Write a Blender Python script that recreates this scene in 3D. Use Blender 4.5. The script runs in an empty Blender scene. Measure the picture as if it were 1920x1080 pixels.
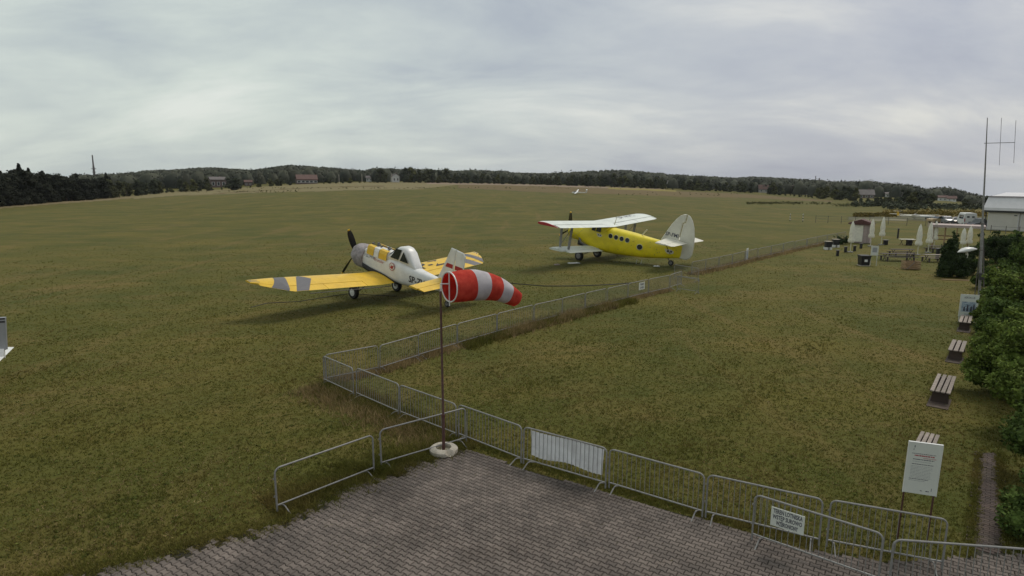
import bpy, bmesh, math, random
import numpy as np
from mathutils import Vector, Matrix

S = bpy.context.scene
COL = S.collection
R = math.radians
random.seed(7)
rng = np.random.default_rng(11)

# ------------------------------------------------------------------ camera
CAM_H, FPX = 7.55, 1150.0
PITCH, ROLL = math.atan((540 - 343) / FPX), R(0.35)
F_ = Vector((0, math.cos(PITCH), -math.sin(PITCH)))
U0 = Vector((0, math.sin(PITCH), math.cos(PITCH)))
R0 = Vector((1, 0, 0))
RX = R0 * math.cos(ROLL) + U0 * math.sin(ROLL)
UX = U0 * math.cos(ROLL) - R0 * math.sin(ROLL)
cd = bpy.data.cameras.new("camera")
cam = bpy.data.objects.new("camera", cd)
COL.objects.link(cam)
M4 = Matrix.Identity(4)
for i in range(3):
    M4[i][0], M4[i][1], M4[i][2] = RX[i], UX[i], -F_[i]
M4[2][3] = CAM_H
cam.matrix_world = M4
cd.sensor_width = 36.0
cd.lens = 36.0 * FPX / 1920.0
cd.clip_start, cd.clip_end = 0.1, 30000
S.camera = cam

# ------------------------------------------------------------------ sky, sun, exposure
SUN_EL, SUN_AZ = R(55), R(48)            # azimuth measured from +Y towards +X
world = bpy.data.worlds.new("World")
S.world = world
world.use_nodes = True
wn, wl = world.node_tree.nodes, world.node_tree.links
wn.clear()
def N(nodes, t, **kw):
    n = nodes.new(t)
    for k, v in kw.items():
        setattr(n, k, v)
    return n
wo = N(wn, 'ShaderNodeOutputWorld')
bg = N(wn, 'ShaderNodeBackground')
bg.inputs['Strength'].default_value = 0.096
sky = N(wn, 'ShaderNodeTexSky', sky_type='NISHITA', sun_disc=False)
sky.sun_elevation, sky.sun_rotation = SUN_EL, SUN_AZ
sky.dust_density, sky.air_density = 2.5, 1.2
tc = N(wn, 'ShaderNodeTexCoord')
sep = N(wn, 'ShaderNodeSeparateXYZ')
wl.new(tc.outputs['Generated'], sep.inputs[0])
addz = N(wn, 'ShaderNodeMath', operation='MAXIMUM'); addz.inputs[1].default_value = 0.0
addz2 = N(wn, 'ShaderNodeMath', operation='ADD'); addz2.inputs[1].default_value = 0.30
wl.new(sep.outputs['Z'], addz.inputs[0]); wl.new(addz.outputs[0], addz2.inputs[0])
dx = N(wn, 'ShaderNodeMath', operation='DIVIDE'); dy = N(wn, 'ShaderNodeMath', operation='DIVIDE')
wl.new(sep.outputs['X'], dx.inputs[0]); wl.new(addz2.outputs[0], dx.inputs[1])
wl.new(sep.outputs['Y'], dy.inputs[0]); wl.new(addz2.outputs[0], dy.inputs[1])
cmb = N(wn, 'ShaderNodeCombineXYZ')
wl.new(dx.outputs[0], cmb.inputs[0]); wl.new(dy.outputs[0], cmb.inputs[1])
def wnoise(scale, detail, rough, rot, sc, dist=0.0, off=(0, 0, 0)):
    mp = N(wn, 'ShaderNodeMapping')
    mp.inputs['Rotation'].default_value = (0, 0, rot)
    mp.inputs['Scale'].default_value = sc
    mp.inputs['Location'].default_value = off
    nz = N(wn, 'ShaderNodeTexNoise')
    nz.inputs['Scale'].default_value = scale
    nz.inputs['Detail'].default_value = detail
    nz.inputs['Roughness'].default_value = rough
    nz.inputs['Distortion'].default_value = dist
    wl.new(cmb.outputs[0], mp.inputs[0]); wl.new(mp.outputs[0], nz.inputs['Vector'])
    return nz
def ramp(nodes, links, src, stops):
    r = N(nodes, 'ShaderNodeValToRGB')
    e = r.color_ramp.elements
    while len(e) < len(stops):
        e.new(0.5)
    for i, (p, c) in enumerate(stops):
        e[i].position = p
        e[i].color = (*c, 1) if len(c) == 3 else c
    links.new(src, r.inputs[0])
    return r
n1 = wnoise(1.5, 9, 0.60, R(-28), (0.7, 1.3, 1), 0.35, (3.1, 1.7, 0))
n2 = wnoise(0.5, 4, 0.5, R(-20), (1, 1.3, 1), 0.3, (6.2, 9.0, 0))
mixn = N(wn, 'ShaderNodeMath', operation='MULTIPLY_ADD'); mixn.inputs[1].default_value = 0.6
m2 = N(wn, 'ShaderNodeMath', operation='MULTIPLY'); m2.inputs[1].default_value = 0.4
wl.new(n2.outputs['Fac'], m2.inputs[0])
wl.new(n1.outputs['Fac'], mixn.inputs[0]); wl.new(m2.outputs[0], mixn.inputs[2])
# thin overcast: greenish white towards the left, blue grey towards the right, as cloud colour
cl = ramp(wn, wl, mixn.outputs[0], [(0.38, (2.95, 3.3, 3.5)), (0.47, (3.6, 3.98, 3.9)), (0.54, (4.2, 4.6, 4.3)), (0.63, (5.0, 5.25, 4.9))])
cr = ramp(wn, wl, mixn.outputs[0], [(0.38, (2.5, 2.65, 3.15)), (0.47, (2.95, 3.1, 3.5)), (0.54, (3.4, 3.5, 3.75)), (0.64, (4.6, 4.6, 4.4))])
side = N(wn, 'ShaderNodeMapRange')
side.inputs['From Min'].default_value, side.inputs['From Max'].default_value = -0.45, 0.55
side.interpolation_type = 'SMOOTHSTEP'
wl.new(sep.outputs['X'], side.inputs['Value'])
mxc = N(wn, 'ShaderNodeMix', data_type='RGBA')
wl.new(side.outputs[0], mxc.inputs[0]); wl.new(cl.outputs[0], mxc.inputs[6]); wl.new(cr.outputs[0], mxc.inputs[7])
mxs = N(wn, 'ShaderNodeMix', data_type='RGBA')
mxs.inputs[0].default_value = 0.93
wl.new(sky.outputs[0], mxs.inputs[6]); wl.new(mxc.outputs[2], mxs.inputs[7])
wl.new(mxs.outputs[2], bg.inputs['Color']); wl.new(bg.outputs[0], wo.inputs[0])

sd = bpy.data.lights.new("sun", 'SUN')
sd.energy, sd.angle, sd.color = 1.15, R(20), (1.0, 0.94, 0.84)
sun = bpy.data.objects.new("sun", sd)
COL.objects.link(sun)
sdir = Vector((math.sin(SUN_AZ) * math.cos(SUN_EL), math.cos(SUN_AZ) * math.cos(SUN_EL), math.sin(SUN_EL)))
sun.rotation_euler = sdir.to_track_quat('Z', 'Y').to_euler()
sun.location = (30, 40, 60)
S.view_settings.view_transform = 'Standard'
S.view_settings.look = 'None'
S.view_settings.gamma = 1
S.view_settings.exposure = 0.66
S.view_settings.use_curve_mapping = False
S.cycles.max_bounces = 6
S.cycles.transparent_max_bounces = 8

# ------------------------------------------------------------------ terrain heights
RAD = np.array([0, 110, 250, 450, 800, 1400, 3000, 9000.])
PXT = [-900, 0, 200, 330, 400, 550, 650, 760, 900, 1030, 1150, 1300, 1440, 1530, 1650, 1760, 1850, 1920, 2500]
ZT = [  # heights at RAD
    [0, 0, 0, 0.5, 5, 12, 6, -20], [0, 0, 0, 0.5, 5, 12, 6, -20], [0, 0, 0, 0.6, 4, 9, 6, -20],
    [0, 0, 0.3, 2.0, 8, 21, 12, -20], [0, 0, 0.8, 3.0, 11, 26, 14, -20], [0, 0, 2.2, 5.6, 15, 35, 20, -20],
    [0, 0, 3.0, 6.6, 14, 30, 20, -20], [0, 0, 3.1, 6.8, 13, 26, 15, -20], [0, 0, 2.8, 6.4, 12, 25, 15, -20],
    [0, 0, 2.4, 5.6, 10, 20, 12, -20], [0, 0, 2.0, 4.8, 11, 28, 16, -20], [0, 0, 1.0, 2.6, 7, 16, 8, -25],
    [0, 0, 0.4, 0.9, 4, 14, 4, -40], [0, 0, 0, 0, 2, 8, 0, -60], [0, 0, 0, -0.4, 0, 2, -10, -90],
    [0, 0, -0.2, -1.5, -4, -9, -26, -110], [0, 0, -0.4, -4.5, -10, -22, -45, -150], [0, 0, -0.4, -5, -12, -25, -50, -160],
    [0, 0, -0.4, -5, -14, -30, -55, -180]]
AZT = np.array([math.atan((p - 960) / FPX) for p in PXT])
ZT = np.array(ZT)
def terr(x, y):
    x, y = np.asarray(x, float), np.asarray(y, float)
    r = np.hypot(x, y)
    az = np.clip(np.arctan2(x, np.maximum(y, 1e-6)), AZT[0], AZT[-1])
    i = np.clip(np.searchsorted(AZT, az) - 1, 0, len(AZT) - 2)
    t = (az - AZT[i]) / (AZT[i + 1] - AZT[i]); t = t * t * (3 - 2 * t)
    j = np.clip(np.searchsorted(RAD, r) - 1, 0, len(RAD) - 2)
    s = np.clip((r - RAD[j]) / (RAD[j + 1] - RAD[j]), 0, 1)
    z = (ZT[i, j] * (1 - s) + ZT[i, j + 1] * s) * (1 - t) + (ZT[i + 1, j] * (1 - s) + ZT[i + 1, j + 1] * s) * t
    return np.where(y > 0, z, 0.0)
def ray(px, py):
    a, b = (px - 960) / FPX, -(py - 540) / FPX
    return F_ + RX * a + UX * b
def at(px, py, h=0.0):
    """ground (or h above ground) point seen at photo pixel px, py"""
    d = ray(px, py)
    if d.z < -1e-5:
        t = (h - CAM_H) / d.z
        if t * math.hypot(d.x, d.y) < 105:
            return Vector((d.x * t, d.y * t, 0.0))
    k = math.hypot(d.x, d.y)
    rr = np.concatenate([np.arange(60, 900, 0.5), np.arange(900, 9000, 5)])
    xs, ys = d.x / k * rr, d.y / k * rr
    zz = CAM_H + d.z / k * rr - (terr(xs, ys) + h)
    w = np.where(zz <= 0)[0]
    i = w[0] if len(w) else 800
    return Vector((xs[i], ys[i], float(terr(xs[i], ys[i]))))
def gz(x, y):
    return float(terr(x, y))
def proj(v):
    d = Vector(v) - Vector((0, 0, CAM_H))
    f = d.dot(F_)
    return 960 + FPX * d.dot(RX) / f, 540 - FPX * d.dot(UX) / f

# ------------------------------------------------------------------ materials
def mat(name, col, rough=0.6, var=0.12, scale=6.0, metal=0.0, bump=0.0, bscale=40.0, col2=None, dirt=0.0,
        dirtcol=(0.09, 0.075, 0.05), coord='Object', island=0.0, spec=0.5, trans=0.0, alpha=1.0):
    m = bpy.data.materials.new(name)
    m.use_nodes = True
    nt = m.node_tree; n, l = nt.nodes, nt.links
    b = n['Principled BSDF']
    b.inputs['Roughness'].default_value = rough
    b.inputs['Metallic'].default_value = metal
    b.inputs['Specular IOR Level'].default_value = spec
    t = N(n, 'ShaderNodeTexCoord')
    nz = N(n, 'ShaderNodeTexNoise')
    nz.inputs['Scale'].default_value = scale; nz.inputs['Detail'].default_value = 5
    nz.inputs['Roughness'].default_value = 0.6
    if coord == 'World':
        gw = N(n, 'ShaderNodeNewGeometry'); src_ = gw.outputs['Position']
    else: src_ = t.outputs[coord]
    l.new(src_, nz.inputs['Vector'])
    lo = [c * (1 - var) for c in col]
    hi = list(col2) if col2 else [min(1, c * (1 + var)) for c in col]
    rp = ramp(n, l, nz.outputs['Fac'], [(0.3, lo), (0.7, hi)])
    out = rp.outputs[0]
    if dirt > 0:
        nd = N(n, 'ShaderNodeTexNoise')
        nd.inputs['Scale'].default_value = scale * 0.45; nd.inputs['Detail'].default_value = 8
        nd.inputs['Roughness'].default_value = 0.7
        l.new(src_, nd.inputs['Vector'])
        rd = ramp(n, l, nd.outputs['Fac'], [(0.48, (0, 0, 0)), (0.72, (dirt,) * 3)])
        mx = N(n, 'ShaderNodeMix', data_type='RGBA')
        l.new(rd.outputs[0], mx.inputs[0]); l.new(out, mx.inputs[6])
        mx.inputs[7].default_value = (*dirtcol, 1)
        out = mx.outputs[2]
    if island > 0:
        g = N(n, 'ShaderNodeNewGeometry'); oi = N(n, 'ShaderNodeObjectInfo')
        ad = N(n, 'ShaderNodeMath', operation='ADD')
        l.new(g.outputs['Random Per Island'], ad.inputs[0]); l.new(oi.outputs['Random'], ad.inputs[1])
        fr = N(n, 'ShaderNodeMath', operation='FRACT'); l.new(ad.outputs[0], fr.inputs[0])
        mr = N(n, 'ShaderNodeMapRange')
        mr.inputs['To Min'].default_value = 1 - island; mr.inputs['To Max'].default_value = 1 + island
        l.new(fr.outputs[0], mr.inputs['Value'])
        hs = N(n, 'ShaderNodeHueSaturation')
        l.new(mr.outputs[0], hs.inputs['Value']); l.new(out, hs.inputs['Color'])
        out = hs.outputs[0]
    l.new(out, b.inputs['Base Color'])
    if bump > 0:
        nb = N(n, 'ShaderNodeTexNoise'); nb.inputs['Scale'].default_value = bscale; nb.inputs['Detail'].default_value = 4
        l.new(src_, nb.inputs['Vector'])
        bp = N(n, 'ShaderNodeBump'); bp.inputs['Strength'].default_value = bump; bp.inputs['Distance'].default_value = 0.02
        l.new(nb.outputs['Fac'], bp.inputs['Height']); l.new(bp.outputs[0], b.inputs['Normal'])
    if trans > 0:
        b.inputs['Transmission Weight'].default_value = trans
    return m
def leafmat(name, dark, light, scale=1.2, island=0.45, rough=0.8, transl=0.25, **kw):
    m = mat(name, dark, rough, col2=light, scale=scale, island=island, var=0.1, spec=0.08, **kw)
    nt = m.node_tree; n, l = nt.nodes, nt.links
    b = n['Principled BSDF']; o = n['Material Output']
    tr = N(n, 'ShaderNodeBsdfTranslucent')
    mx = N(n, 'ShaderNodeMixShader'); mx.inputs[0].default_value = transl
    src = b.inputs['Base Color'].links[0].from_socket
    l.new(src, tr.inputs['Color']); l.new(b.outputs[0], mx.inputs[1]); l.new(tr.outputs[0], mx.inputs[2])
    l.new(mx.outputs[0], o.inputs['Surface'])
    return m

# grass ground material with a per-vertex field colour (dry strips, earth, tracks)
def grass_ground():
    m = bpy.data.materials.new("field_grass"); m.use_nodes = True
    nt = m.node_tree; n, l = nt.nodes, nt.links
    b = n['Principled BSDF']; b.inputs['Roughness'].default_value = 0.95; b.inputs['Specular IOR Level'].default_value = 0.15
    t = N(n, 'ShaderNodeTexCoord')
    def nz(scale, det=6, rough=0.6, sc=(1, 1, 1), dist=0.0, rot=0.0):
        mp = N(n, 'ShaderNodeMapping'); mp.inputs['Scale'].default_value = sc; mp.inputs['Rotation'].default_value = (0, 0, rot)
        x = N(n, 'ShaderNodeTexNoise'); x.inputs['Scale'].default_value = scale; x.inputs['Detail'].default_value = det
        x.inputs['Roughness'].default_value = rough; x.inputs['Distortion'].default_value = dist
        l.new(t.outputs['Object'], mp.inputs[0]); l.new(mp.outputs[0], x.inputs['Vector']); return x.outputs['Fac']
    def mix(f, a, c):
        x = N(n, 'ShaderNodeMix', data_type='RGBA'); l.new(f, x.inputs[0])
        for i, v in ((6, a), (7, c)):
            if isinstance(v, tuple): x.inputs[i].default_value = (*v, 1)
            else: l.new(v, x.inputs[i])
        return x.outputs[2]
    def mask(src, lo, hi, amt=1.0):
        return ramp(n, l, src, [(lo, (0, 0, 0)), (hi, (amt,) * 3)]).outputs[0]
    g = (0.064, 0.072, 0.0135); ol = (0.124, 0.103, 0.022); dry = (0.175, 0.118, 0.044); dk = (0.034, 0.042, 0.010)
    c = mix(mask(nz(0.11, 5, 0.62), 0.36, 0.66), g, ol)
    c = mix(mask(nz(0.30, 6, 0.72, (0.6, 1, 1), 0.6), 0.48, 0.70, 0.62), c, dry)
    c = mix(mask(nz(0.16, 7, 0.75, (0.5, 1.2, 1), 0.8), 0.50, 0.66, 0.7), c, g)
    c = mix(mask(nz(0.055, 4, 0.6, (1, 0.5, 1)), 0.52, 0.72, 0.45), c, ol)
    c = mix(mask(nz(1.0, 3, 0.5, (0.03, 0.32, 1), 0.2, R(-52)), 0.52, 0.60, 0.30), c, g)
    c = mix(mask(nz(1.0, 5, 0.6, (0.30, 0.035, 1), 0.5, R(20)), 0.56, 0.66, 0.35), c, dry)
    c = mix(mask(nz(2.3, 6, 0.75), 0.50, 0.78, 0.4), c, dk)
    c = mix(mask(nz(5.5, 5, 0.8), 0.56, 0.8, 0.35), c, dry)
    c = mix(mask(nz(16, 4, 0.8), 0.52, 0.75, 0.45), c, dk)
    c = mix(mask(nz(38, 3, 0.8), 0.55, 0.8, 0.45), c, (0.20, 0.175, 0.065))
    at_ = N(n, 'ShaderNodeAttribute', attribute_name='field_colour')
    # break the edge of the painted ground strips with noise
    md = N(n, 'ShaderNodeMath', operation='MULTIPLY'); l.new(at_.outputs['Alpha'], md.inputs[0])
    l.new(ramp(n, l, nz(0.6, 8, 0.85, (0.3, 1, 1)), [(0.3, (0.5,) * 3), (0.55, (1, 1, 1))]).outputs[0], md.inputs[1])
    c = mix(md.outputs[0], c, at_.outputs['Color'])
    l.new(c, b.inputs['Base Color'])
    bp = N(n, 'ShaderNodeBump'); bp.inputs['Strength'].default_value = 0.55; bp.inputs['Distance'].default_value = 0.06
    l.new(nz(9, 6, 0.8), bp.inputs['Height']); l.new(bp.outputs[0], b.inputs['Normal'])
    return m

MT = {}
MT['grass'] = grass_ground()
MT['steel'] = mat('galvanised_steel', (0.235, 0.23, 0.22), 0.6, 0.2, 9, metal=0.15, dirt=0.5)
MT['barsteel'] = mat('galvanised_bar', (0.22, 0.215, 0.20), 0.6, 0.15, 9, dirt=0.3)
MT['steel_d'] = mat('weathered_steel', (0.13, 0.12, 0.11), 0.55, 0.3, 12, metal=0.3, dirt=0.5)
MT['rust'] = mat('rusty_pole_paint', (0.075, 0.028, 0.022), 0.6, 0.35, 14, dirt=0.5)
MT['conc'] = mat('concrete', (0.42, 0.38, 0.31), 0.9, 0.2, 9, bump=0.4, dirt=0.35)
MT['paver'] = mat('concrete_paver', (0.128, 0.104, 0.088), 0.85, 0.30, 0.9, bump=0.5, bscale=90, island=0.20, dirt=0.7, dirtcol=(0.042, 0.030, 0.022), coord='World')
MT['pathbrick'] = mat('brown_clinker', (0.060, 0.040, 0.032), 0.85, 0.25, 2, bump=0.5, bscale=90, island=0.25, dirt=0.5, coord='World')
MT['joint'] = mat('joint_sand', (0.010, 0.008, 0.006), 0.95, 0.4, 8, col2=(0.03, 0.026, 0.014))
MT['soil'] = mat('bare_soil', (0.085, 0.055, 0.035), 0.95, 0.3, 5, bump=0.5)
MT['white'] = mat('white_paint', (0.70, 0.70, 0.67), 0.35, 0.06, 3, dirt=0.14)
MT['cream'] = mat('cream_fabric_skin', (0.64, 0.62, 0.52), 0.5, 0.06, 2, dirt=0.15)
MT['wingwhite'] = mat('pale_wing_fabric', (0.66, 0.70, 0.64), 0.45, 0.06, 1.5, dirt=0.18)
MT['yellow'] = mat('yellow_paint', (0.70, 0.44, 0.022), 0.38, 0.09, 2.5, dirt=0.22, dirtcol=(0.35, 0.19, 0.02))
MT['yellow2'] = mat('lemon_paint', (0.74, 0.60, 0.012), 0.4, 0.08, 2, dirt=0.2, dirtcol=(0.32, 0.22, 0.02))
MT['greystripe'] = mat('grey_stripe_paint', (0.11, 0.105, 0.11), 0.5, 0.1, 5)
MT['black'] = mat('black_paint', (0.012, 0.012, 0.014), 0.45, 0.3, 6)
MT['rubber'] = mat('tyre_rubber', (0.018, 0.017, 0.016), 0.8, 0.3, 10)
MT['glass'] = mat('dark_glass', (0.02, 0.028, 0.03), 0.08, 0.3, 3, spec=0.8)
MT['canvas'] = mat('grey_canvas_cover', (0.30, 0.27, 0.27), 0.9, 0.3, 5, bump=0.9, bscale=9, dirt=0.3)
MT['red'] = mat('red_paint', (0.34, 0.012, 0.016), 0.45, 0.15, 5)
MT['sockred'] = leafmat('red_sock_cloth', (0.66, 0.065, 0.05), (0.78, 0.13, 0.085), 4, 0.0, transl=0.5, bump=0.3, bscale=12)
MT['sockwhite'] = leafmat('white_sock_cloth', (0.64, 0.61, 0.64), (0.72, 0.70, 0.71), 4, 0.0, transl=0.4, bump=0.3, bscale=12)
MT['banner'] = mat('white_banner_cloth', (0.78, 0.78, 0.78), 0.8, 0.1, 5, dirt=0.2)
MT['signwhite'] = mat('sign_board_white', (0.60, 0.62, 0.56), 0.5, 0.05, 3, dirt=0.1)
MT['ink'] = mat('dark_ink', (0.06, 0.06, 0.08), 0.6, 0.2, 20)
MT['inkgrey'] = mat('grey_ink', (0.30, 0.31, 0.31), 0.6, 0.1, 20)
MT['inkred'] = mat('red_ink', (0.35, 0.06, 0.07), 0.6, 0.1, 20)
MT['inkblue'] = mat('blue_print', (0.12, 0.22, 0.38), 0.6, 0.5, 14, col2=(0.5, 0.58, 0.62))
MT['plank'] = mat('grey_weathered_plank', (0.24, 0.20, 0.17), 0.85, 0.3, 9, island=0.15, bump=0.3, dirt=0.2)
MT['plankd'] = mat('dark_stained_plank', (0.06, 0.045, 0.04), 0.8, 0.3, 9, island=0.2)
MT['wood'] = mat('tan_timber', (0.30, 0.20, 0.11), 0.8, 0.25, 7, island=0.15)
MT['pinkwall'] = mat('pinkish_board', (0.36, 0.29, 0.27), 0.8, 0.15, 5, island=0.1)
MT['brownroof'] = mat('brown_roof_felt', (0.09, 0.04, 0.035), 0.85, 0.2, 5)
MT['parasol'] = mat('ivory_parasol_cloth', (0.74, 0.71, 0.60), 0.85, 0.12, 4, bump=0.4, bscale=14, dirt=0.15)
MT['darkgrey'] = mat('dark_grey_plastic', (0.03, 0.03, 0.033), 0.6, 0.2, 6)
MT['hangar'] = mat('pale_sheet_metal', (0.58, 0.555, 0.51), 0.5, 0.05, 1.0, dirt=0.15, dirtcol=(0.3, 0.27, 0.22))
MT['hangarroof'] = mat('light_roof_sheet', (0.55, 0.54, 0.55), 0.45, 0.06, 1.0, dirt=0.1)
MT['bark'] = mat('tree_bark', (0.07, 0.05, 0.035), 0.9, 0.3, 8, bump=0.6, bscale=20)
MT['leafnear'] = leafmat('hazel_leaves', (0.055, 0.090, 0.016), (0.17, 0.215, 0.05), 3.5, 0.65)
MT['leafnear2'] = leafmat('dark_hedge_leaves', (0.036, 0.065, 0.016), (0.11, 0.155, 0.038), 3.5, 0.65)
MT['juniper'] = leafmat('juniper_needles', (0.020, 0.036, 0.014), (0.050, 0.072, 0.026), 3, 0.4)
MT['needle'] = leafmat('dark_pine_needles', (0.014, 0.017, 0.012), (0.032, 0.035, 0.022), 0.25, 0.45, transl=0.1)
MT['leafA'] = leafmat('olive_green_leaves', (0.046, 0.052, 0.025), (0.085, 0.088, 0.042), 0.2, 0.5, transl=0.12)
MT['leafB'] = leafmat('dull_green_leaves', (0.042, 0.050, 0.032), (0.072, 0.080, 0.048), 0.2, 0.5, transl=0.12)
MT['leafC'] = leafmat('yellow_green_leaves', (0.060, 0.066, 0.024), (0.11, 0.108, 0.042), 0.2, 0.5, transl=0.12)
MT['hill'] = leafmat('far_woodland', (0.036, 0.042, 0.030), (0.078, 0.080, 0.055), 0.05, 0.4, transl=0.05)
MT['blade'] = leafmat('short_grass_blades', (0.082, 0.092, 0.018), (0.155, 0.140, 0.034), 0.6, 0.42, transl=0.3, dirt=0.65, dirtcol=(0.21, 0.135, 0.055))
MT['dryblade'] = leafmat('dry_grass_stems', (0.20, 0.145, 0.065), (0.36, 0.27, 0.135), 0.9, 0.45, transl=0.35)
MT['rosette'] = leafmat('broad_weed_leaves', (0.085, 0.11, 0.025), (0.17, 0.18, 0.05), 0.8, 0.4, transl=0.3)
MT['scrub'] = leafmat('yellowing_weeds', (0.055, 0.055, 0.016), (0.19, 0.135, 0.03), 0.12, 0.5, transl=0.2)
MT['brickwall'] = mat('house_brick_wall', (0.12, 0.085, 0.078), 0.85, 0.2, 1.0)
MT['renderwall'] = mat('pale_house_render', (0.42, 0.40, 0.37), 0.85, 0.1, 0.6, dirt=0.1)
MT['whitewall'] = mat('white_house_render', (0.62, 0.62, 0.60), 0.85, 0.08, 0.6)
MT['tileroof'] = mat('red_tile_roof', (0.10, 0.055, 0.045), 0.85, 0.2, 0.8)
MT['greyroof'] = mat('grey_tile_roof', (0.12, 0.105, 0.10), 0.8, 0.2, 0.8)
MT['silver'] = mat('silver_car_paint', (0.33, 0.34, 0.36), 0.3, 0.05, 3, metal=0.3)
MT['darkcar'] = mat('dark_car_paint', (0.03, 0.035, 0.045), 0.3, 0.1, 3)
MT['tancar'] = mat('beige_car_paint', (0.40, 0.30, 0.16), 0.4, 0.1, 3)
MT['lamp'] = mat('lamp_lens', (0.5, 0.3, 0.2), 0.2, 0.1, 3)

# ------------------------------------------------------------------ helpers
def tag(o, label=None, cat=None, group=None, kind=None):
    if label: o['label'] = label
    if cat: o['category'] = cat
    if group: o['group'] = group
    if kind: o['kind'] = kind
    return o
def thing(name, label, cat, loc=(0, 0, 0), rz=0.0, group=None, scale=1.0):
    o = bpy.data.objects.new(name, None); COL.objects.link(o)
    o.empty_display_size = 0.2
    o.location = loc; o.rotation_euler = (0, 0, rz)
    o.scale = (scale,) * 3 if not isinstance(scale, (tuple, list)) else scale
    return tag(o, label, cat, group)
def link(name, me, parent=None, loc=None, rot=None):
    o = bpy.data.objects.new(name, me); COL.objects.link(o)
    if parent is not None: o.parent = parent
    if loc is not None: o.location = loc
    if rot is not None: o.rotation_euler = rot
    return o
class MB:
    def __init__(s): s.v, s.f, s.mi, s.cur = [], [], [], 0
    def add(s, vs, fs):
        k = len(s.v); s.v += [tuple(v) for v in vs]; s.f += [tuple(i + k for i in f) for f in fs]
        s.mi += [s.cur] * len(fs); return s
    def box(s, x0, x1, y0, y1, z0, z1, M=None):
        vs = [Vector((x, y, z)) for x in (x0, x1) for y in (y0, y1) for z in (z0, z1)]
        if M is not None: vs = [M @ v for v in vs]
        return s.add(vs, [(0, 1, 3, 2), (4, 6, 7, 5), (0, 4, 5, 1), (2, 3, 7, 6), (0, 2, 6, 4), (1, 5, 7, 3)])
    def tube(s, pts, r, n=6, cap=True):
        pts = [Vector(p) for p in pts]; m = len(pts)
        rs = r if isinstance(r, (list, tuple)) else [r] * m
        rings = []; up = None
        for i, p in enumerate(pts):
            t = (pts[min(i + 1, m - 1)] - pts[max(i - 1, 0)]).normalized()
            if up is None:
                up = Vector((0, 0, 1)) if abs(t.z) < 0.9 else Vector((1, 0, 0))
            a = t.cross(up)
            if a.length < 1e-4: a = t.cross(Vector((0, 1, 0)))
            a.normalize(); b = a.cross(t).normalized(); up = b
            rings.append([p + (a * math.cos(2 * math.pi * k / n) + b * math.sin(2 * math.pi * k / n)) * rs[i] for k in range(n)])
        vs = [v for rg in rings for v in rg]; fs = []
        for i in range(m - 1):
            for k in range(n):
                k2 = (k + 1) % n
                fs.append((i * n + k, i * n + k2, (i + 1) * n + k2, (i + 1) * n + k))
        if cap: fs += [tuple(range(n - 1, -1, -1)), tuple((m - 1) * n + k for k in range(n))]
        return s.add(vs, fs)
    def loft(s, secs, cap=True, closed=True):
        n = len(secs[0]); vs = [v for sc in secs for v in sc]; fs = []
        for i in range(len(secs) - 1):
            for k in range(n if closed else n - 1):
                k2 = (k + 1) % n
                fs.append((i * n + k, i * n + k2, (i + 1) * n + k2, (i + 1) * n + k))
        if cap: fs += [tuple(range(n - 1, -1, -1)), tuple((len(secs) - 1) * n + k for k in range(n))]
        return s.add(vs, fs)
    def prism(s, poly, z0, z1, M=None):
        n = len(poly)
        vs = [Vector((x, y, z0)) for x, y in poly] + [Vector((x, y, z1)) for x, y in poly]
        if M is not None: vs = [M @ v for v in vs]
        return s.add(vs, [tuple(range(n - 1, -1, -1)), tuple(range(n, 2 * n))] + [(k, (k + 1) % n, n + (k + 1) % n, n + k) for k in range(n)])
    def mesh(s, name, m, smooth=False):
        me = bpy.data.meshes.new(name); me.from_pydata(s.v, [], s.f)
        for mm in (m if isinstance(m, (list, tuple)) else [m]): me.materials.append(mm)
        if len(me.materials) > 1: me.polygons.foreach_set('material_index', s.mi)
        if smooth: me.polygons.foreach_set('use_smooth', [True] * len(me.polygons))
        bm = bmesh.new(); bm.from_mesh(me); bmesh.ops.recalc_face_normals(bm, faces=bm.faces)
        if smooth:
            for e in bm.edges:
                if len(e.link_faces) == 2 and e.calc_face_angle(0) > 0.7: e.smooth = False
        bm.to_mesh(me); bm.free(); me.update()
        return me
    def build(s, name, m, parent=None, smooth=False, **k):
        return link(name, s.mesh(name, m, smooth), parent, **k)
def lathe(mb, prof, n=16, c=(0, 0, 0), axis='z'):
    secs = []
    for r, h in prof:
        ring = []
        for k in range(n):
            a = 2 * math.pi * k / n; u, v = r * math.cos(a), r * math.sin(a)
            p = (u, v, h) if axis == 'z' else ((u, h, v) if axis == 'y' else (h, u, v))
            ring.append(Vector(p) + Vector(c))
        secs.append(ring)
    mb.loft(secs); return mb
def fastmesh(name, V, Fq, m, smooth=False):
    """V (n,3), Fq (m,k) arrays -> mesh"""
    me = bpy.data.meshes.new(name)
    V = np.ascontiguousarray(V, dtype=np.float32); Fq = np.ascontiguousarray(Fq, dtype=np.int32)
    me.vertices.add(len(V)); me.vertices.foreach_set('co', V.ravel())
    k = Fq.shape[1]
    me.loops.add(Fq.size); me.loops.foreach_set('vertex_index', Fq.ravel())
    me.polygons.add(len(Fq)); me.polygons.foreach_set('loop_start', np.arange(0, Fq.size, k, dtype=np.int32))
    me.polygons.foreach_set('loop_total', np.full(len(Fq), k, dtype=np.int32))
    if smooth: me.polygons.foreach_set('use_smooth', np.ones(len(Fq), dtype=bool))
    me.materials.append(m); me.update(calc_edges=True)
    return me
def copy_tree(o, parent=None):
    c = o.copy(); COL.objects.link(c)
    if parent is not None:
        c.parent = parent; c.matrix_parent_inverse = o.matrix_parent_inverse
    for ch in list(o.children): copy_tree(ch, c)
    return c
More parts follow.
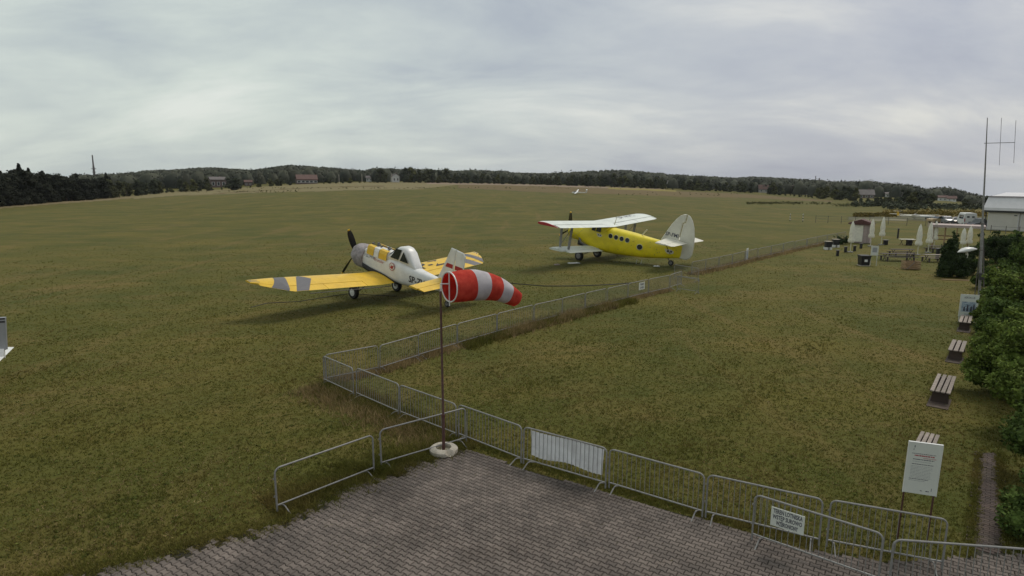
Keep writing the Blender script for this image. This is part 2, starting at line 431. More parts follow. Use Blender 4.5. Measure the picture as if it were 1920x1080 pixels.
def text_part(name, s, size, m, parent, fn, bold=0.0, width=None):
    """flat lettering: text mesh whose (u, v) points are mapped onto a surface by fn"""
    cu = bpy.data.curves.new('lettering', 'FONT'); cu.body = s; cu.size = size; cu.offset = bold
    cu.resolution_u = 2; cu.align_x = 'CENTER'; cu.align_y = 'CENTER'
    ob = bpy.data.objects.new('lettering_source', cu); COL.objects.link(ob)
    dg = bpy.context.evaluated_depsgraph_get(); dg.update()
    me = bpy.data.meshes.new_from_object(ob.evaluated_get(dg))
    bpy.data.objects.remove(ob)
    k = 1.0
    if width:
        xs = [v.co.x for v in me.vertices]
        k = width / (max(xs) - min(xs))
    for v in me.vertices: v.co = fn(v.co.x * k, v.co.y)
    me.materials.clear(); me.materials.append(m)
    return link(name, me, parent)
def instant(P):
    return P

# ------------------------------------------------------------------ GROUND
us = np.concatenate([np.linspace(R(-180), R(-48), 60, endpoint=False), np.linspace(R(-48), R(48), 620, endpoint=False), np.linspace(R(48), R(180), 60, endpoint=False)])
rs = [0.6]
while rs[-1] < 9000: rs.append(rs[-1] * (1.028 if rs[-1] < 900 else 1.06))
rs = np.array(rs)
A_, R_ = np.meshgrid(us, rs)
GX, GY = R_ * np.sin(A_), R_ * np.cos(A_)
GZ = terr(GX, GY)
# photograph-like coordinates of every ground vertex only to place the strips of crop and earth on the map
dX, dY, dZ = GX, GY, GZ - CAM_H
f_ = dX * F_.x + dY * F_.y + dZ * F_.z
f_ = np.where(f_ < 0.5, 0.5, f_)
PXg = 960 + FPX * (dX * RX.x + dY * RX.y + dZ * RX.z) / f_
PYg = 540 - FPX * (dX * UX.x + dY * UX.y + dZ * UX.z) / f_
EDGE_PX = [-200, 0, 100, 200, 330, 400, 450, 550, 650, 760, 900, 1000, 1100, 1200, 1300, 1400, 1500, 1600, 1700, 1850, 2000, 2200]
EDGE_PY = [405, 388, 380, 373, 361, 358, 354, 348, 344, 343, 345, 347, 350, 353.5, 358, 362, 370, 378, 385, 394, 404, 414]
def edge_py(px): return np.interp(px, EDGE_PX, EDGE_PY)
fc = np.zeros(GX.shape + (4,))
def strip(cond, col, a):
    fc[cond] = (*col, a)
e_ = edge_py(PXg)
front = GY > 5
dd = PYg - e_
strip(front & (dd > -1.5) & (dd < 3) & (PXg < 330), (0.22, 0.17, 0.10), 0.8)
strip(front & (dd > -2) & (dd < np.interp(PXg, [250, 400, 600, 780, 860], [5, 7, 13, 12, 2])) & (PXg >= 250) & (PXg < 870), (0.20, 0.165, 0.085), 0.85)
strip(front & (dd > 5) & (dd < 6.5) & (PXg > 400) & (PXg < 720), (0.11, 0.075, 0.035), 0.8)
strip(front & (dd > -1.5) & (dd < 1.5) & (PXg > 800) & (PXg < 1250), (0.30, 0.22, 0.18), 0.7)
strip(front & (dd > 1.5) & (dd < np.interp(PXg, [820, 1000, 1300, 1560], [7, 13, 12, 4])) & (PXg >= 860) & (PXg < 1560), (0.145, 0.098, 0.05), 0.75)
strip(front & (dd > 0) & (dd < 3) & (PXg > 1140) & (PXg < 1270), (0.26, 0.21, 0.06), 0.8)
strip(front & (PYg > 394) & (PYg < 407) & (PXg > 1655) & (PXg < 1850), (0.17, 0.125, 0.03), 0.85)
strip(front & (PYg > 406.5) & (PYg < 413.5) & (PXg > 1590) & (PXg < 1850), (0.105, 0.105, 0.075), 0.8)
strip(front & (PYg > 411) & (PYg < 414) & (PXg > 1600) & (PXg < 1700), (0.24, 0.22, 0.16), 0.8)
strip(front & (PYg > 415) & (PYg < 427) & (PXg > 1740) & (PXg < 1855), (0.16, 0.14, 0.12), 0.7)
ru = np.exp(-((PYg - (548 - 0.28 * (PXg - 1000) + 60)) / 16) ** 2) * ((PXg > 930) & (PXg < 1320))
nv, na = GX.shape
V = np.stack([GX, GY, GZ], -1).reshape(-1, 3)
i0 = (np.arange(nv - 1)[:, None] * na + np.arange(na)[None, :])
i1 = (np.arange(nv - 1)[:, None] * na + (np.arange(na)[None, :] + 1) % na)
Fq = np.stack([i0, i1, i1 + na, i0 + na], -1).reshape(-1, 4)
# close the middle
V = np.vstack([V, [[0, 0, 0]]])
ground_me = fastmesh('ground', V, Fq, MT['grass'], True)
bmg = bmesh.new(); bmg.from_mesh(ground_me); bmg.verts.ensure_lookup_table()
c_ = bmg.verts[len(V) - 1]
for k in range(na): bmg.faces.new((bmg.verts[k], bmg.verts[(k + 1) % na], c_))
bmesh.ops.recalc_face_normals(bmg, faces=bmg.faces)
bmg.to_mesh(ground_me); bmg.free()
if ground_me.polygons[1000].normal.z < 0: ground_me.flip_normals()
ca = ground_me.color_attributes.new('field_colour', 'FLOAT_COLOR', 'POINT')
ca.data.foreach_set('color', np.vstack([fc.reshape(-1, 4), [[0, 0, 0, 0]]]).astype(np.float32).ravel())
tag(link('ground', ground_me), 'wide mown grass airfield with drier patches', None, None, 'structure')

# ------------------------------------------------------------------ PAVING
def inpoly(P, poly):
    x, y = P[:, 0], P[:, 1]; ins = np.zeros(len(P), bool); n = len(poly)
    for i in range(n):
        x1, y1 = poly[i]; x2, y2 = poly[(i + 1) % n]
        c = ((y1 > y) != (y2 > y)) & (x < (x2 - x1) * (y - y1) / (y2 - y1 + 1e-12) + x1)
        ins ^= c
    return ins
c1, c2 = at(858, 758, 1.1), at(1547, 937, 1.1)
e1 = (c2 - c1).to_2d().normalized()
e2 = Vector((e1.y, -e1.x))
if e2.y > 0: e2 = -e2
pav_px = [(60, 1095), (255, 1052), (400, 1012), (500, 990), (560, 962), (640, 915), (735, 886), (790, 862), (862, 838),
          (985, 882), (1142, 927), (1322, 978), (1500, 1030), (1660, 1056), (1800, 1048), (1925, 1040)]
pav = [at(*p).to_2d()[:] for p in pav_px] + [at(2150, 1060).to_2d()[:], (11, 4.5), (-9, 4.5), at(-60, 1130).to_2d()[:]]
O_ = at(870, 838).to_2d()
def bone():
    h = []
    top = [(-0.1, 0.0825), (-0.066, 0.0825), (-0.034, 0.0575), (0.034, 0.0575), (0.066, 0.0825), (0.1, 0.0825)]
    return top
def tile_mesh(outline, depth=0.05, gap=0.007, bev=0.011):
    n = len(outline)
    def ins(g):
        out = []
        for i in range(n):
            p0, p1, p2 = Vector(outline[i - 1]), Vector(outline[i]), Vector(outline[(i + 1) % n])
            a, b = (p1 - p0).normalized(), (p2 - p1).normalized()
            na_, nb_ = Vector((-a.y, a.x)), Vector((-b.y, b.x))
            m = (na_ + nb_).normalized(); k = g / max(0.5, m.dot(na_))
            out.append(p1 + m * k)
        return out
    A, B = ins(gap), ins(gap + bev)
    vs = [(p.x, p.y, -depth) for p in A] + [(p.x, p.y, -bev) for p in A] + [(p.x, p.y, 0) for p in B]
    fs = [(k, (k + 1) % n, n + (k + 1) % n, n + k) for k in range(n)] + [(n + k, n + (k + 1) % n, 2 * n + (k + 1) % n, 2 * n + k) for k in range(n)] + [tuple(range(2 * n, 3 * n))]
    return vs, fs
top = bone()
outl = [(x, -y) for x, y in top] + [(x, y) for x, y in reversed(top)]
tv, tf = tile_mesh(outl)
mb = MB(); mb.add(tv, tf); paver_me = mb.mesh('paver', MT['paver'])
cand = []
for j in range(-45, 110):
    for i in range(-70, 75):
        a = i * 0.2 + (0.1 if j % 2 else 0); b = j * 0.14 + 0.05
        p = O_ + e1 * a + e2 * b
        cand.append((p.x, p.y))
cand = np.array(cand)
ok = inpoly(cand, pav)
# ragged overgrown edge: drop some tiles close to the left boundary
cand = cand[ok]
def polydist(P, poly, segs):
    d = np.full(len(P), 1e9)
    for i in segs:
        a, b = np.array(poly[i]), np.array(poly[i + 1]); ab = b - a
        t = np.clip(((P - a) @ ab) / (ab @ ab), 0, 1)
        d = np.minimum(d, np.hypot(*(P - a - t[:, None] * ab).T))
    return d
dl = polydist(cand, pav, range(0, 8))
keep = (dl > 0.5) | (rng.random(len(cand)) < dl / 0.5 + 0.15)
cand = cand[keep]
ppx = np.array([proj((x, y, 0)) if y > 3 else (-999, -999) for x, y in cand])
inview = (ppx[:, 0] > -60) & (ppx[:, 0] < 1980) & (ppx[:, 1] < 1100)
near = (ppx[:, 0] > -300) & (ppx[:, 0] < 2900) & (ppx[:, 1] < 1500)
cand, ppx, inview = cand[near], ppx[near], inview[near]
rot_t = math.atan2(e1.y, e1.x)
pz = 0.035
order = np.argsort(np.where(inview, np.hypot(cand[:, 0], cand[:, 1]), 1e6))
pave_poly = [Vector((x, y, 0.012)) for x, y in pav]
bmp = bmesh.new(); fpv = bmp.faces.new([bmp.verts.new(v) for v in pave_poly])
bmesh.ops.recalc_face_normals(bmp, faces=bmp.faces); bmesh.ops.triangulate(bmp, faces=bmp.faces[:])
pme = bpy.data.meshes.new('pavement'); bmp.to_mesh(pme); bmp.free(); pme.materials.append(MT['joint'])
if pme.polygons[0].normal.z < 0: pme.flip_normals()
pavement = tag(link('pavement', pme), 'grey interlocking paver terrace inside the barriers', None, None, 'structure')
ph = 0.013 * (np.sin(cand[:, 0] * 1.3) * np.cos(cand[:, 1] * 1.7)) + rng.normal(0, 0.0022, len(cand))
for k in order[:300]:
    o = link('paver', paver_me, pavement)
    o.location = (cand[k, 0], cand[k, 1], pz + 0.3 * ph[k]); o.rotation_euler = (rng.normal(0, .006), rng.normal(0, .006), rot_t + rng.normal(0, .006) + (math.pi if rng.random() < .5 else 0))
tv_ = np.array(tv); rest = order[300:]
cs, sn = math.cos(rot_t), math.sin(rot_t)
VV = np.zeros((len(rest), len(tv_), 3))
tl = rng.normal(0, .012, (len(rest), 2))
VV[:, :, 0] = cand[rest, 0][:, None] + cs * tv_[:, 0] - sn * tv_[:, 1]
VV[:, :, 1] = cand[rest, 1][:, None] + sn * tv_[:, 0] + cs * tv_[:, 1]
VV[:, :, 2] = pz + 0.3 * ph[rest][:, None] + tv_[:, 2] + tl[:, :1] * tv_[:, 0] + tl[:, 1:] * tv_[:, 1]
mb = MB()
nt_ = len(tv_)
allv = VV.reshape(-1, 3)
mb.v = [tuple(v) for v in allv]
for i in range(len(rest)):
    mb.f += [tuple(a + i * nt_ for a in f) for f in tf]
me = bpy.data.meshes.new('paver_field'); me.from_pydata(mb.v, [], mb.f); me.materials.append(MT['paver'])
o = link('paver_field', me, pavement); o['kind'] = 'stuff'
# brown brick path on the right
pathpts = [at(1835, 850).to_2d(), at(1872, 850).to_2d(), at(1890, 1042).to_2d(), at(1818, 1046).to_2d()]
bmp = bmesh.new(); bmp.faces.new([bmp.verts.new((p.x, p.y, 0.016)) for p in pathpts]); pm = bpy.data.meshes.new('path')
bmp.to_mesh(pm); bmp.free(); pm.materials.append(MT['joint'])
if pm.polygons[0].normal.z < 0: pm.flip_normals()
path = tag(link('path', pm), 'narrow brown brick path along the hedge', None, None, 'structure')
bl = [(-.1, -.05), (.1, -.05), (.1, .05), (-.1, .05)]
bv, bf = tile_mesh(bl, 0.04, 0.004, 0.005)
mb = MB(); mb.add(bv, bf); brick_me = mb.mesh('brick', MT['pathbrick'])
pd = (pathpts[3] - pathpts[0]).normalized(); pn = Vector((-pd.y, pd.x))
poly = [p[:] for p in pathpts]
bc = []
for i in range(-60, 60):
    for j in range(-20, 20):
        p = pathpts[0] + pd * (i * 0.1) + pn * (j * 0.2 + (0.1 if i % 2 else 0))
        bc.append((p.x, p.y))
bc = np.array(bc); bc = bc[inpoly(bc, poly)]
bc = bc[rng.random(len(bc)) < 0.95]
bo = np.argsort(np.hypot(bc[:, 0], bc[:, 1]))
rb = math.atan2(pn.y, pn.x)
for k in bo[:300]:
    o = link('brick', brick_me, path); o.location = (bc[k, 0], bc[k, 1], 0.035 + rng.normal(0, .002)); o.rotation_euler = (rng.normal(0, .01), rng.normal(0, .01), rb + rng.normal(0, .01))
mb = MB()
for k in bo[300:]:
    Mx = Matrix.Translation((bc[k, 0], bc[k, 1], 0.035 + rng.normal(0, .002))) @ Matrix.Rotation(rb, 4, 'Z')
    mb.add([Mx @ Vector(v) for v in bv], bf)
if mb.v:
    me = bpy.data.meshes.new('brick_field'); me.from_pydata(mb.v, [], mb.f); me.materials.append(MT['pathbrick'])
    o = link('brick_field', me, path); o['kind'] = 'stuff'

# ------------------------------------------------------------------ BARRIERS
BL = 2.4
def round_frame(L, z0, z1, r=0.13, n=5):
    pts = [(0, 0, z0)]
    for k in range(n + 1):
        a = math.pi - k * math.pi / 2 / n
        pts.append((r + r * math.cos(a), 0, z1 - r + r * math.sin(a)))
    for k in range(n + 1):
        a = math.pi / 2 - k * math.pi / 2 / n
        pts.append((L - r + r * math.cos(a), 0, z1 - r + r * math.sin(a)))
    pts.append((L, 0, z0)); return pts
mb = MB(); mb.tube(round_frame(BL, 0.05, 1.1), 0.021, 7); frame_me = mb.mesh('frame', MT['steel'], True)
mb = MB(); mb.tube([(0.0, 0, 0.2), (BL, 0, 0.2)], 0.019, 7); rail_me = mb.mesh('bottom_rail', MT['steel'], True)
mb = MB(); mb.tube([(0, 0, 0.2), (0, 0, 1.085)], 0.0075, 5, False); bar_me = mb.mesh('bar', MT['barsteel'], True)
def foot_mesh():
    mb = MB()
    pts = [(0, -0.32, 0.012), (0, -0.22, 0.05), (0, -0.07, 0.12), (0, 0, 0.135), (0, 0.07, 0.12), (0, 0.22, 0.05), (0, 0.32, 0.012)]
    mb.tube(pts, 0.017, 5); return mb.mesh('foot', MT['steel'], True)
foot_me = foot_mesh()
mb = MB()
mb.tube([(0, 0, 0), (-0.05, 0, 0), (-0.05, 0, 0.03), (-0.01, 0, 0.03)], 0.009, 5); hook_me = mb.mesh('hook', MT['steel'], True)
NB = 19
PLACES = []
def barrier(pa, pb, label, group='crowd barriers on the airfield', bars=NB, flip=0, h=1.1, hooks=True, dz=0.0, barlist=None):
    a, b = at(pa[0], pa[1], h), at(pb[0], pb[1], h)
    d = (b - a); L = d.to_2d().length
    g = 0.035 * d.normalized()
    a = a + g; L -= 0.07
    t = thing('crowd_barrier', label, 'barrier', (a.x, a.y, max(a.z, 0.0) + dz), math.atan2(d.y, d.x) + rng.normal(0, .012), group, (L / BL, 1, 1))
    t.rotation_euler[0] = rng.normal(0, 0.02)
    link('frame', frame_me, t); link('bottom_rail', rail_me, t)
    for k in range(bars):
        link('bar', bar_me, t, (BL * (k + 1) / (bars + 1), 0, 0))
    for x in (0.16, BL - 0.16):
        link('foot', foot_me, t, (x, 0, 0))
    if hooks:
        link('hook', hook_me, t, (0, 0, 0.85)); link('hook', hook_me, t, (0, 0, 0.42))
    PLACES.append(t)
    return t
R1 = [(605, 667), (665, 690), (748, 721), (858, 758), (980, 800), (1142, 840), (1325, 889), (1547, 937)]
ORD = ['grey crowd barrier at the far left corner of the terrace-side row', 'grey crowd barrier just right of the row\'s left corner above brown dry grass',
       'grey crowd barrier with the dark red windsock pole crossing in front of it', 'grey crowd barrier right of the windsock pole and left of the white banner',
       'grey crowd barrier carrying the long white banner', 'grey crowd barrier right of the white banner, paving along its foot',
       'grey crowd barrier behind the skewed barrier that holds the lettered plaque']
row = [barrier(R1[i], R1[i + 1], ORD[i]) for i in range(7)]
b_banner = row[4]
barrier((1555, 937), (1782, 976), 'grey crowd barrier at the right end of the front row, before the white board\'s posts')
b_plaque = barrier((1413, 926), (1661, 1003), 'skewed grey crowd barrier in front of the row, lettered white plaque on it')
barrier((1674, 1013), (1965, 1034), 'nearest grey crowd barrier, crossing the paving at the bottom right corner')
barrier((512, 880), (702, 815), 'open tubular barrier frame without bars at the left edge of the paving', bars=0)
barrier((711, 808), (876, 765), 'open tubular barrier frame behind the windsock pole\'s round base', bars=0)
R2 = [(608, 666), (710, 648), (783, 627), (857, 607), (932, 588), (1001, 571.5), (1054, 559.5), (1098, 549.5), (1139, 541), (1178, 532), (1217, 523.5), (1256, 516)]
lab2 = ['low grey crowd barrier running right from the left corner of the row', 'grey crowd barrier left of the windsock pole in the field row', 'grey crowd barrier crossing behind the windsock pole',
        'grey crowd barrier below the windsock\'s red tip, right of the pole', 'grey crowd barrier with dry weeds starting at its foot', 'grey crowd barrier with tall straw coloured weeds at its foot',
        'grey crowd barrier at the densest brown weeds', 'grey crowd barrier where the brown weeds end', 'grey crowd barrier left of the small square notice', 'grey crowd barrier carrying the small square notice',
        'grey crowd barrier just left of the open gap by the biplane\'s tail']
row2 = [barrier(R2[i], R2[i + 1], lab2[i]) for i in range(11)]
b_small = row2[9]
barrier((1257, 515), (1279, 508.5), 'short grey barrier turned inward at the gap behind the biplane\'s tail')
barrier((1265, 496), (1312, 503), 'grey barrier swung open across the gap, nearer the biplane\'s rudder')
barrier((1270, 517), (1312, 522.5), 'grey barrier swung open across the gap, on the near side')
R5 = [(1297, 491), (1323, 486.5), (1349, 481.5), (1374, 476.5), (1398, 471), (1422, 466), (1446, 461), (1469, 456.5), (1491, 452), (1513, 447.8), (1533, 443.8), (1552, 440.3), (1570, 437.3), (1587, 434.5)]
wh = ['first beyond the gap', 'second beyond the gap', 'third beyond the gap', 'just left of the leaning white poster', 'behind the leaning white poster', 'just right of the leaning white poster']
for i in range(13):
    lb = ('far grey crowd barrier, ' + wh[i]) if i < 6 else ['far grey crowd barrier, second right of the leaning poster', 'far grey crowd barrier, third right of the leaning poster', 'far grey crowd barrier midway to the parasols',
          'far grey crowd barrier left of the two small bins', 'far grey crowd barrier behind the two small bins', 'far grey crowd barrier beside the kiosk\'s dark bush', 'farthest grey crowd barrier, ending at the kiosk'][i - 6]
    barrier(R5[i], R5[i + 1], lb)

# banner tied behind the bars
def local_banner(bar, x0, x1, z0, z1, y):
    mb = MB(); nx, nz_ = 46, 8; vs = []; fs = []
    for j in range(nz_ + 1):
        for i in range(nx + 1):
            u, w = i / nx, j / nz_
            x = x0 + (x1 - x0) * u + (0.03 * (1 - w) if i == 0 else 0) - (0.03 * (1 - w) if i == nx else 0)
            z = z0 + (z1 - z0) * w - 0.035 * (1 - w) * math.sin(u * math.pi * 3) - 0.02 * math.sin(u * 7)
            vs.append((x, y + 0.018 * math.cos(u * math.pi * 2 * 18) + 0.01 * math.sin(w * 5 + u * 9), z))
    for s_, off in ((0, 0), (1, 0.004)):
        pass
    n0 = len(vs)
    vs2 = [(a, b_ + 0.004, c) for a, b_, c in vs]
    for j in range(nz_):
        for i in range(nx):
            a = j * (nx + 1) + i
            fs.append((a, a + 1, a + nx + 2, a + nx + 1)); fs.append((n0 + a, n0 + a + nx + 1, n0 + a + nx + 2, n0 + a + 1))
    mb.add(vs + vs2, fs)
    return mb
t = b_banner
mb = local_banner(t, 0.18, BL - 0.1, 0.36, 1.04, 0.045)
bn = mb.build('banner', MT['banner'], None, True)
bn.location = t.location; bn.rotation_euler = t.rotation_euler; bn.scale = t.scale
tag(bn, 'long plain white cloth banner tied behind the barrier bars', 'banner')
# lettered plaque on the skewed barrier
def plaque_on(t, x0, x1, z0, z1, name, label, lines, sz):
    p = thing(name, label, 'sign', t.location, t.rotation_euler[2]); p.rotation_euler = t.rotation_euler
    k = t.scale[0]
    mb = MB(); mb.box(x0 * k, x1 * k, -0.04, -0.028, z0, z1); mb.build('board', MT['signwhite'], p)
    cx = (x0 + x1) / 2 * k; n = len(lines)
    for i, s in enumerate(lines):
        zc = z1 - (z1 - z0) * (i + 0.62) / (n + 0.25)
        text_part('lettering', s, sz, MT['ink'], p, lambda u, v, cx=cx, zc=zc: Vector((cx + u, -0.0425, zc + v)), bold=0.004, width=(x1 - x0) * k * (0.88 if len(s) > 10 else 0.66))
    return p
plaque_on(b_plaque, 0.36, 1.02, 0.56, 0.97, 'warning_plaque', 'white plaque with three dark lines of lettering on the skewed barrier', ['TEREN LOTNISKA', 'WSTĘP SUROWO', 'WZBRONIONY'], 0.13)
plaque_on(b_small, 1.2, 1.9, 0.5, 1.0, 'warning_plaque', 'small pale square notice on the field barrier row', ['TEREN', 'LOTNISKA'], 0.15)
# leaning poster on far row
pp = at(1400, 489)
t = thing('poster_board', 'upright white poster with dark figure print at the far barrier row', 'poster', pp, R(58))
mb = MB(); mb.box(-.45, .45, -.02, .02, 0.12, 1.25); mb.build('board', MT['signwhite'], t)
mb = MB(); mb.add([(-.3, -.024, .3), (.28, -.024, .2), (.32, -.024, 1.1), (.1, -.024, .9), (.0, -.024, 1.05), (-.22, -.024, .8)], [(0, 1, 2, 3, 4, 5)]); mb.build('print', MT['inkblue'], t)
for x in (-.4, .4):
    mb = MB(); mb.box(x - .02, x + .02, -.016, .016, 0, 0.12); mb.build('leg', MT['steel_d'], t)
# ------------------------------------------------------------------ HAZE
hzm = bpy.data.materials.new('thin_haze'); hzm.use_nodes = True
hn, hl = hzm.node_tree.nodes, hzm.node_tree.links
hn.remove(hn['Principled BSDF'])
pv = N(hn, 'ShaderNodeVolumePrincipled'); pv.inputs['Color'].default_value = (0.86, 0.9, 0.95, 1); pv.inputs['Density'].default_value = 0.00006; pv.inputs['Anisotropy'].default_value = 0.2
hl.new(pv.outputs[0], hn['Material Output'].inputs['Volume'])
mb = MB(); mb.box(-9500, 9500, -9500, 9500, -190, 75); mb.build('haze', hzm)['kind'] = 'stuff'
# ------------------------------------------------------------------ WINDSOCK
wp = at(832, 850)
t = thing('windsock', 'red and white banded windsock on a thin dark red pole in a round concrete base', 'windsock', wp)
mb = MB(); lathe(mb, [(0.16, 0.02), (0.36, 0.02), (0.40, 0.06), (0.40, 0.15), (0.34, 0.2), (0.22, 0.2), (0.19, 0.1), (0.16, 0.1)], 28)
for k, (x, y, z) in enumerate(mb.v):     # chipped notch
    if x > 0.12 and y < -0.22 and z > 0.04: mb.v[k] = (x, y, 0.05 + 0.03 * math.sin(x * 40))
mb.build('concrete_base', MT['conc'], t, True)
mb = MB(); lathe(mb, [(0.001, 0.05), (0.18, 0.05), (0.18, 0.04), (0.001, 0.04)], 16); mb.build('base_soil', MT['soil'], t)
PH = 4.66
mb = MB(); mb.tube([(0, 0, 0.03), (0, 0, 1.1), (0, 0, 1.12), (-0.03, 0, PH)], [0.045, 0.045, 0.033, 0.03], 10); pole = mb.build('pole', MT['rust'], t, True)
mb = MB(); lathe(mb, [(0.001, 1.08), (0.055, 1.08), (0.055, 1.16), (0.001, 1.16)], 10); mb.build('collar', MT['rust'], pole, True)
hx = Vector((-0.03, 0, PH))
SR = 0.405
sdx, sdy = 0.80, 0.60                     # sock blows right and away
ax = Vector((sdx, sdy, 0)).normalized(); sidev = Vector((-ax.y, ax.x, 0))
mouth = Vector((0.20, 0.10, PH + 0.10))
mb = MB()
mb.tube([hx, hx + Vector((0, 0, 0.2)), mouth + sidev * 0.0 + Vector((0, 0, 0.08))], 0.018, 6)
mb.tube([mouth + Vector((0, 0, -SR - 0.12)), mouth + Vector((0, 0, SR))], 0.018, 6)
mb.build('swivel_frame', MT['white'], t, True)
ringp = [mouth + (sidev * math.cos(a) + Vector((0, 0, 1)) * math.sin(a)) * (SR + 0.005) for a in np.linspace(0, 2 * math.pi, 29)]
mb = MB(); mb.tube(ringp, 0.020, 6, False); mb.build('hoop', MT['white'], t, True)
SL = 2.55
def sock_ring(s, shrink=0.0):
    # centre line: starts straight then droops
    L = s * SL; droop = -0.02 - 0.62 * max(0, s - 0.30) ** 1.6 * 1.6
    c = mouth + ax * (L * (1 - 0.10 * s)) + Vector((0, 0, droop))
    r = SR * float(np.interp(s, [0, .15, .35, .55, .75, .9, 1], [1, 1.09, 1.08, .95, .80, .68, .58])) - shrink
    slope = -0.8 * max(0, s - 0.3)
    up = Vector((0, 0, 1)) - ax * slope; up.normalize()
    ring = []
    for k in range(36):
        a = 2 * math.pi * k / 36
        rr = r * (1 + 0.022 * math.sin(5 * a + s * 9) * s + 0.016 * math.sin(3 * a - s * 14))
        flat = 1 - 0.16 * s * (0.5 + 0.5 * math.sin(s * 6))
        ring.append(c + sidev * math.cos(a) * rr * flat + up * math.sin(a) * rr)
    return ring
bands = [(0, .27, 'sockred'), (.27, .47, 'sockwhite'), (.47, .66, 'sockred'), (.66, .83, 'sockwhite'), (.83, 1.0, 'sockred')]
for s0, s1, m in bands:
    mb = MB(); ss = np.linspace(s0, s1, 9)
    outer = [sock_ring(s) for s in ss]; inner = [sock_ring(s, 0.006) for s in ss[::-1]]
    mb.loft(outer + inner + [outer[0]], cap=False)
    o = mb.build('sock_band', MT[m], t, True)
    o['label'] = ('red' if m == 'sockred' else 'white') + ' cloth band of the windsock'

# ------------------------------------------------------------------ AIRCRAFT helpers
def superring(x, w, zt, zb, n=24, e=2.6, cz=None):
    ring = []; cz = (zt + zb) / 2 if cz is None else cz
    for k in range(n):
        a = 2 * math.pi * k / n + math.pi / n
        c, s = math.cos(a), math.sin(a)
        y = w / 2 * math.copysign(abs(c) ** (2 / e), c)
        h = (zt - cz) if s > 0 else (cz - zb)
        ring.append(Vector((x, y, cz + h * math.copysign(abs(s) ** (2 / e), s))))
    return ring
def foil(t):  # half thickness of a section at chord fraction t
    return 5 * (0.2969 * math.sqrt(max(t, 0)) - 0.126 * t - 0.3516 * t * t + 0.2843 * t ** 3 - 0.1036 * t ** 4)
class Wing:
    """x back along the body; y span; z up. le(y), chord(y), z(y)"""
    def __init__(s, le, chord, z, thick=0.13, camber=0.02): s.le, s.ch, s.z, s.t, s.c = le, chord, z, thick, camber
    def up(s, y, t, off=0.0):
        c = s.ch(y); th = s.t * c * foil(t) * 1.0
        return Vector((s.le(y) + t * c, y, s.z(y) + s.c * c * math.sin(math.pi * min(t, 1)) + th + off))
    def dn(s, y, t, off=0.0):
        c = s.ch(y); th = s.t * c * foil(t)
        return Vector((s.le(y) + t * c, y, s.z(y) + s.c * c * math.sin(math.pi * min(t, 1)) - th * 0.75 - off))
    def section(s, y, t0, t1, n=9):
        ts = [t0 + (t1 - t0) * (k / n) ** (1.6 if t0 == 0 else 1) for k in range(n + 1)]
        return [s.up(y, t) for t in reversed(ts)] + [s.dn(y, t, 0.002) for t in (ts[1:] if t0 == 0 else ts)]
    def piece(s, y0, y1, t0, t1, n=8):
        mb = MB(); ys = np.linspace(y0, y1, n + 1); mb.loft([s.section(y, t0, t1) for y in ys]); return mb
    def decal(s, quad, nu=10, nv=8, off=0.006):
        """quad = 4 (y,t) corners"""
        mb = MB(); vs = []; fs = []
        for i in range(nu + 1):
            for j in range(nv + 1):
                u, v = i / nu, j / nv
                y = (quad[0][0] * (1 - u) + quad[1][0] * u) * (1 - v) + (quad[3][0] * (1 - u) + quad[2][0] * u) * v
                t = (quad[0][1] * (1 - u) + quad[1][1] * u) * (1 - v) + (quad[3][1] * (1 - u) + quad[2][1] * u) * v
                vs.append(s.up(y, t, off))
        for i in range(nu):
            for j in range(nv):
                a = i * (nv + 1) + j; fs.append((a, a + 1, a + nv + 2, a + nv + 1))
        mb.add(vs, fs); return mb
def slab_xz(poly, half, taper=0.35):
    """vertical tail surface: polygon in x,z given, thickness across y, thin at the rim"""
    n = len(poly); cx = sum(p[0] for p in poly) / n; cz = sum(p[1] for p in poly) / n
    mb = MB(); inn = [(cx + (x - cx) * 0.9, cz + (z - cz) * 0.95) for x, z in poly]
    vs = [(x, 0.008, z) for x, z in poly] + [(x, -0.008, z) for x, z in poly] + [(x, half, z) for x, z in inn] + [(x, -half, z) for x, z in inn]
    fs = [(k, (k + 1) % n, n + (k + 1) % n, n + k) for k in range(n)]
    fs += [(k, (k + 1) % n, 2 * n + (k + 1) % n, 2 * n + k) for k in range(n)]
    fs += [(n + k, n + (k + 1) % n, 3 * n + (k + 1) % n, 3 * n + k) for k in range(n)]
    fs += [tuple(range(2 * n, 3 * n)), tuple(range(3 * n, 4 * n))]
    mb.add(vs, fs); return mb
def plane_root(name, label, x, y, th, s, ang, xw, zw):
    """body frame x points back along the fuselage; root placed on the ground under the main wheels"""
    t = thing(name, label, 'aircraft', (x, y, 0), 0)
    B = Matrix.Rotation(th, 4, 'Z') @ Matrix.Rotation(-R(ang), 4, 'Y') @ Matrix.Scale(s, 4) @ Matrix(((-1, 0, 0, 0), (0, 1, 0, 0), (0, 0, 1, 0), (0, 0, 0, 1))) @ Matrix.Translation((-xw, 0, -zw))
    return t, B
def bake(t, B):
    """apply the body matrix to every mesh of the aircraft once, so that parts sit upright under the root"""
    seen = set()
    def rec(o):
        for ch in o.children:
            if ch.data and ch.data.name not in seen:
                seen.add(ch.data.name); ch.data.transform(B); ch.data.flip_normals(); ch.data.update()
            rec(ch)
    rec(t)
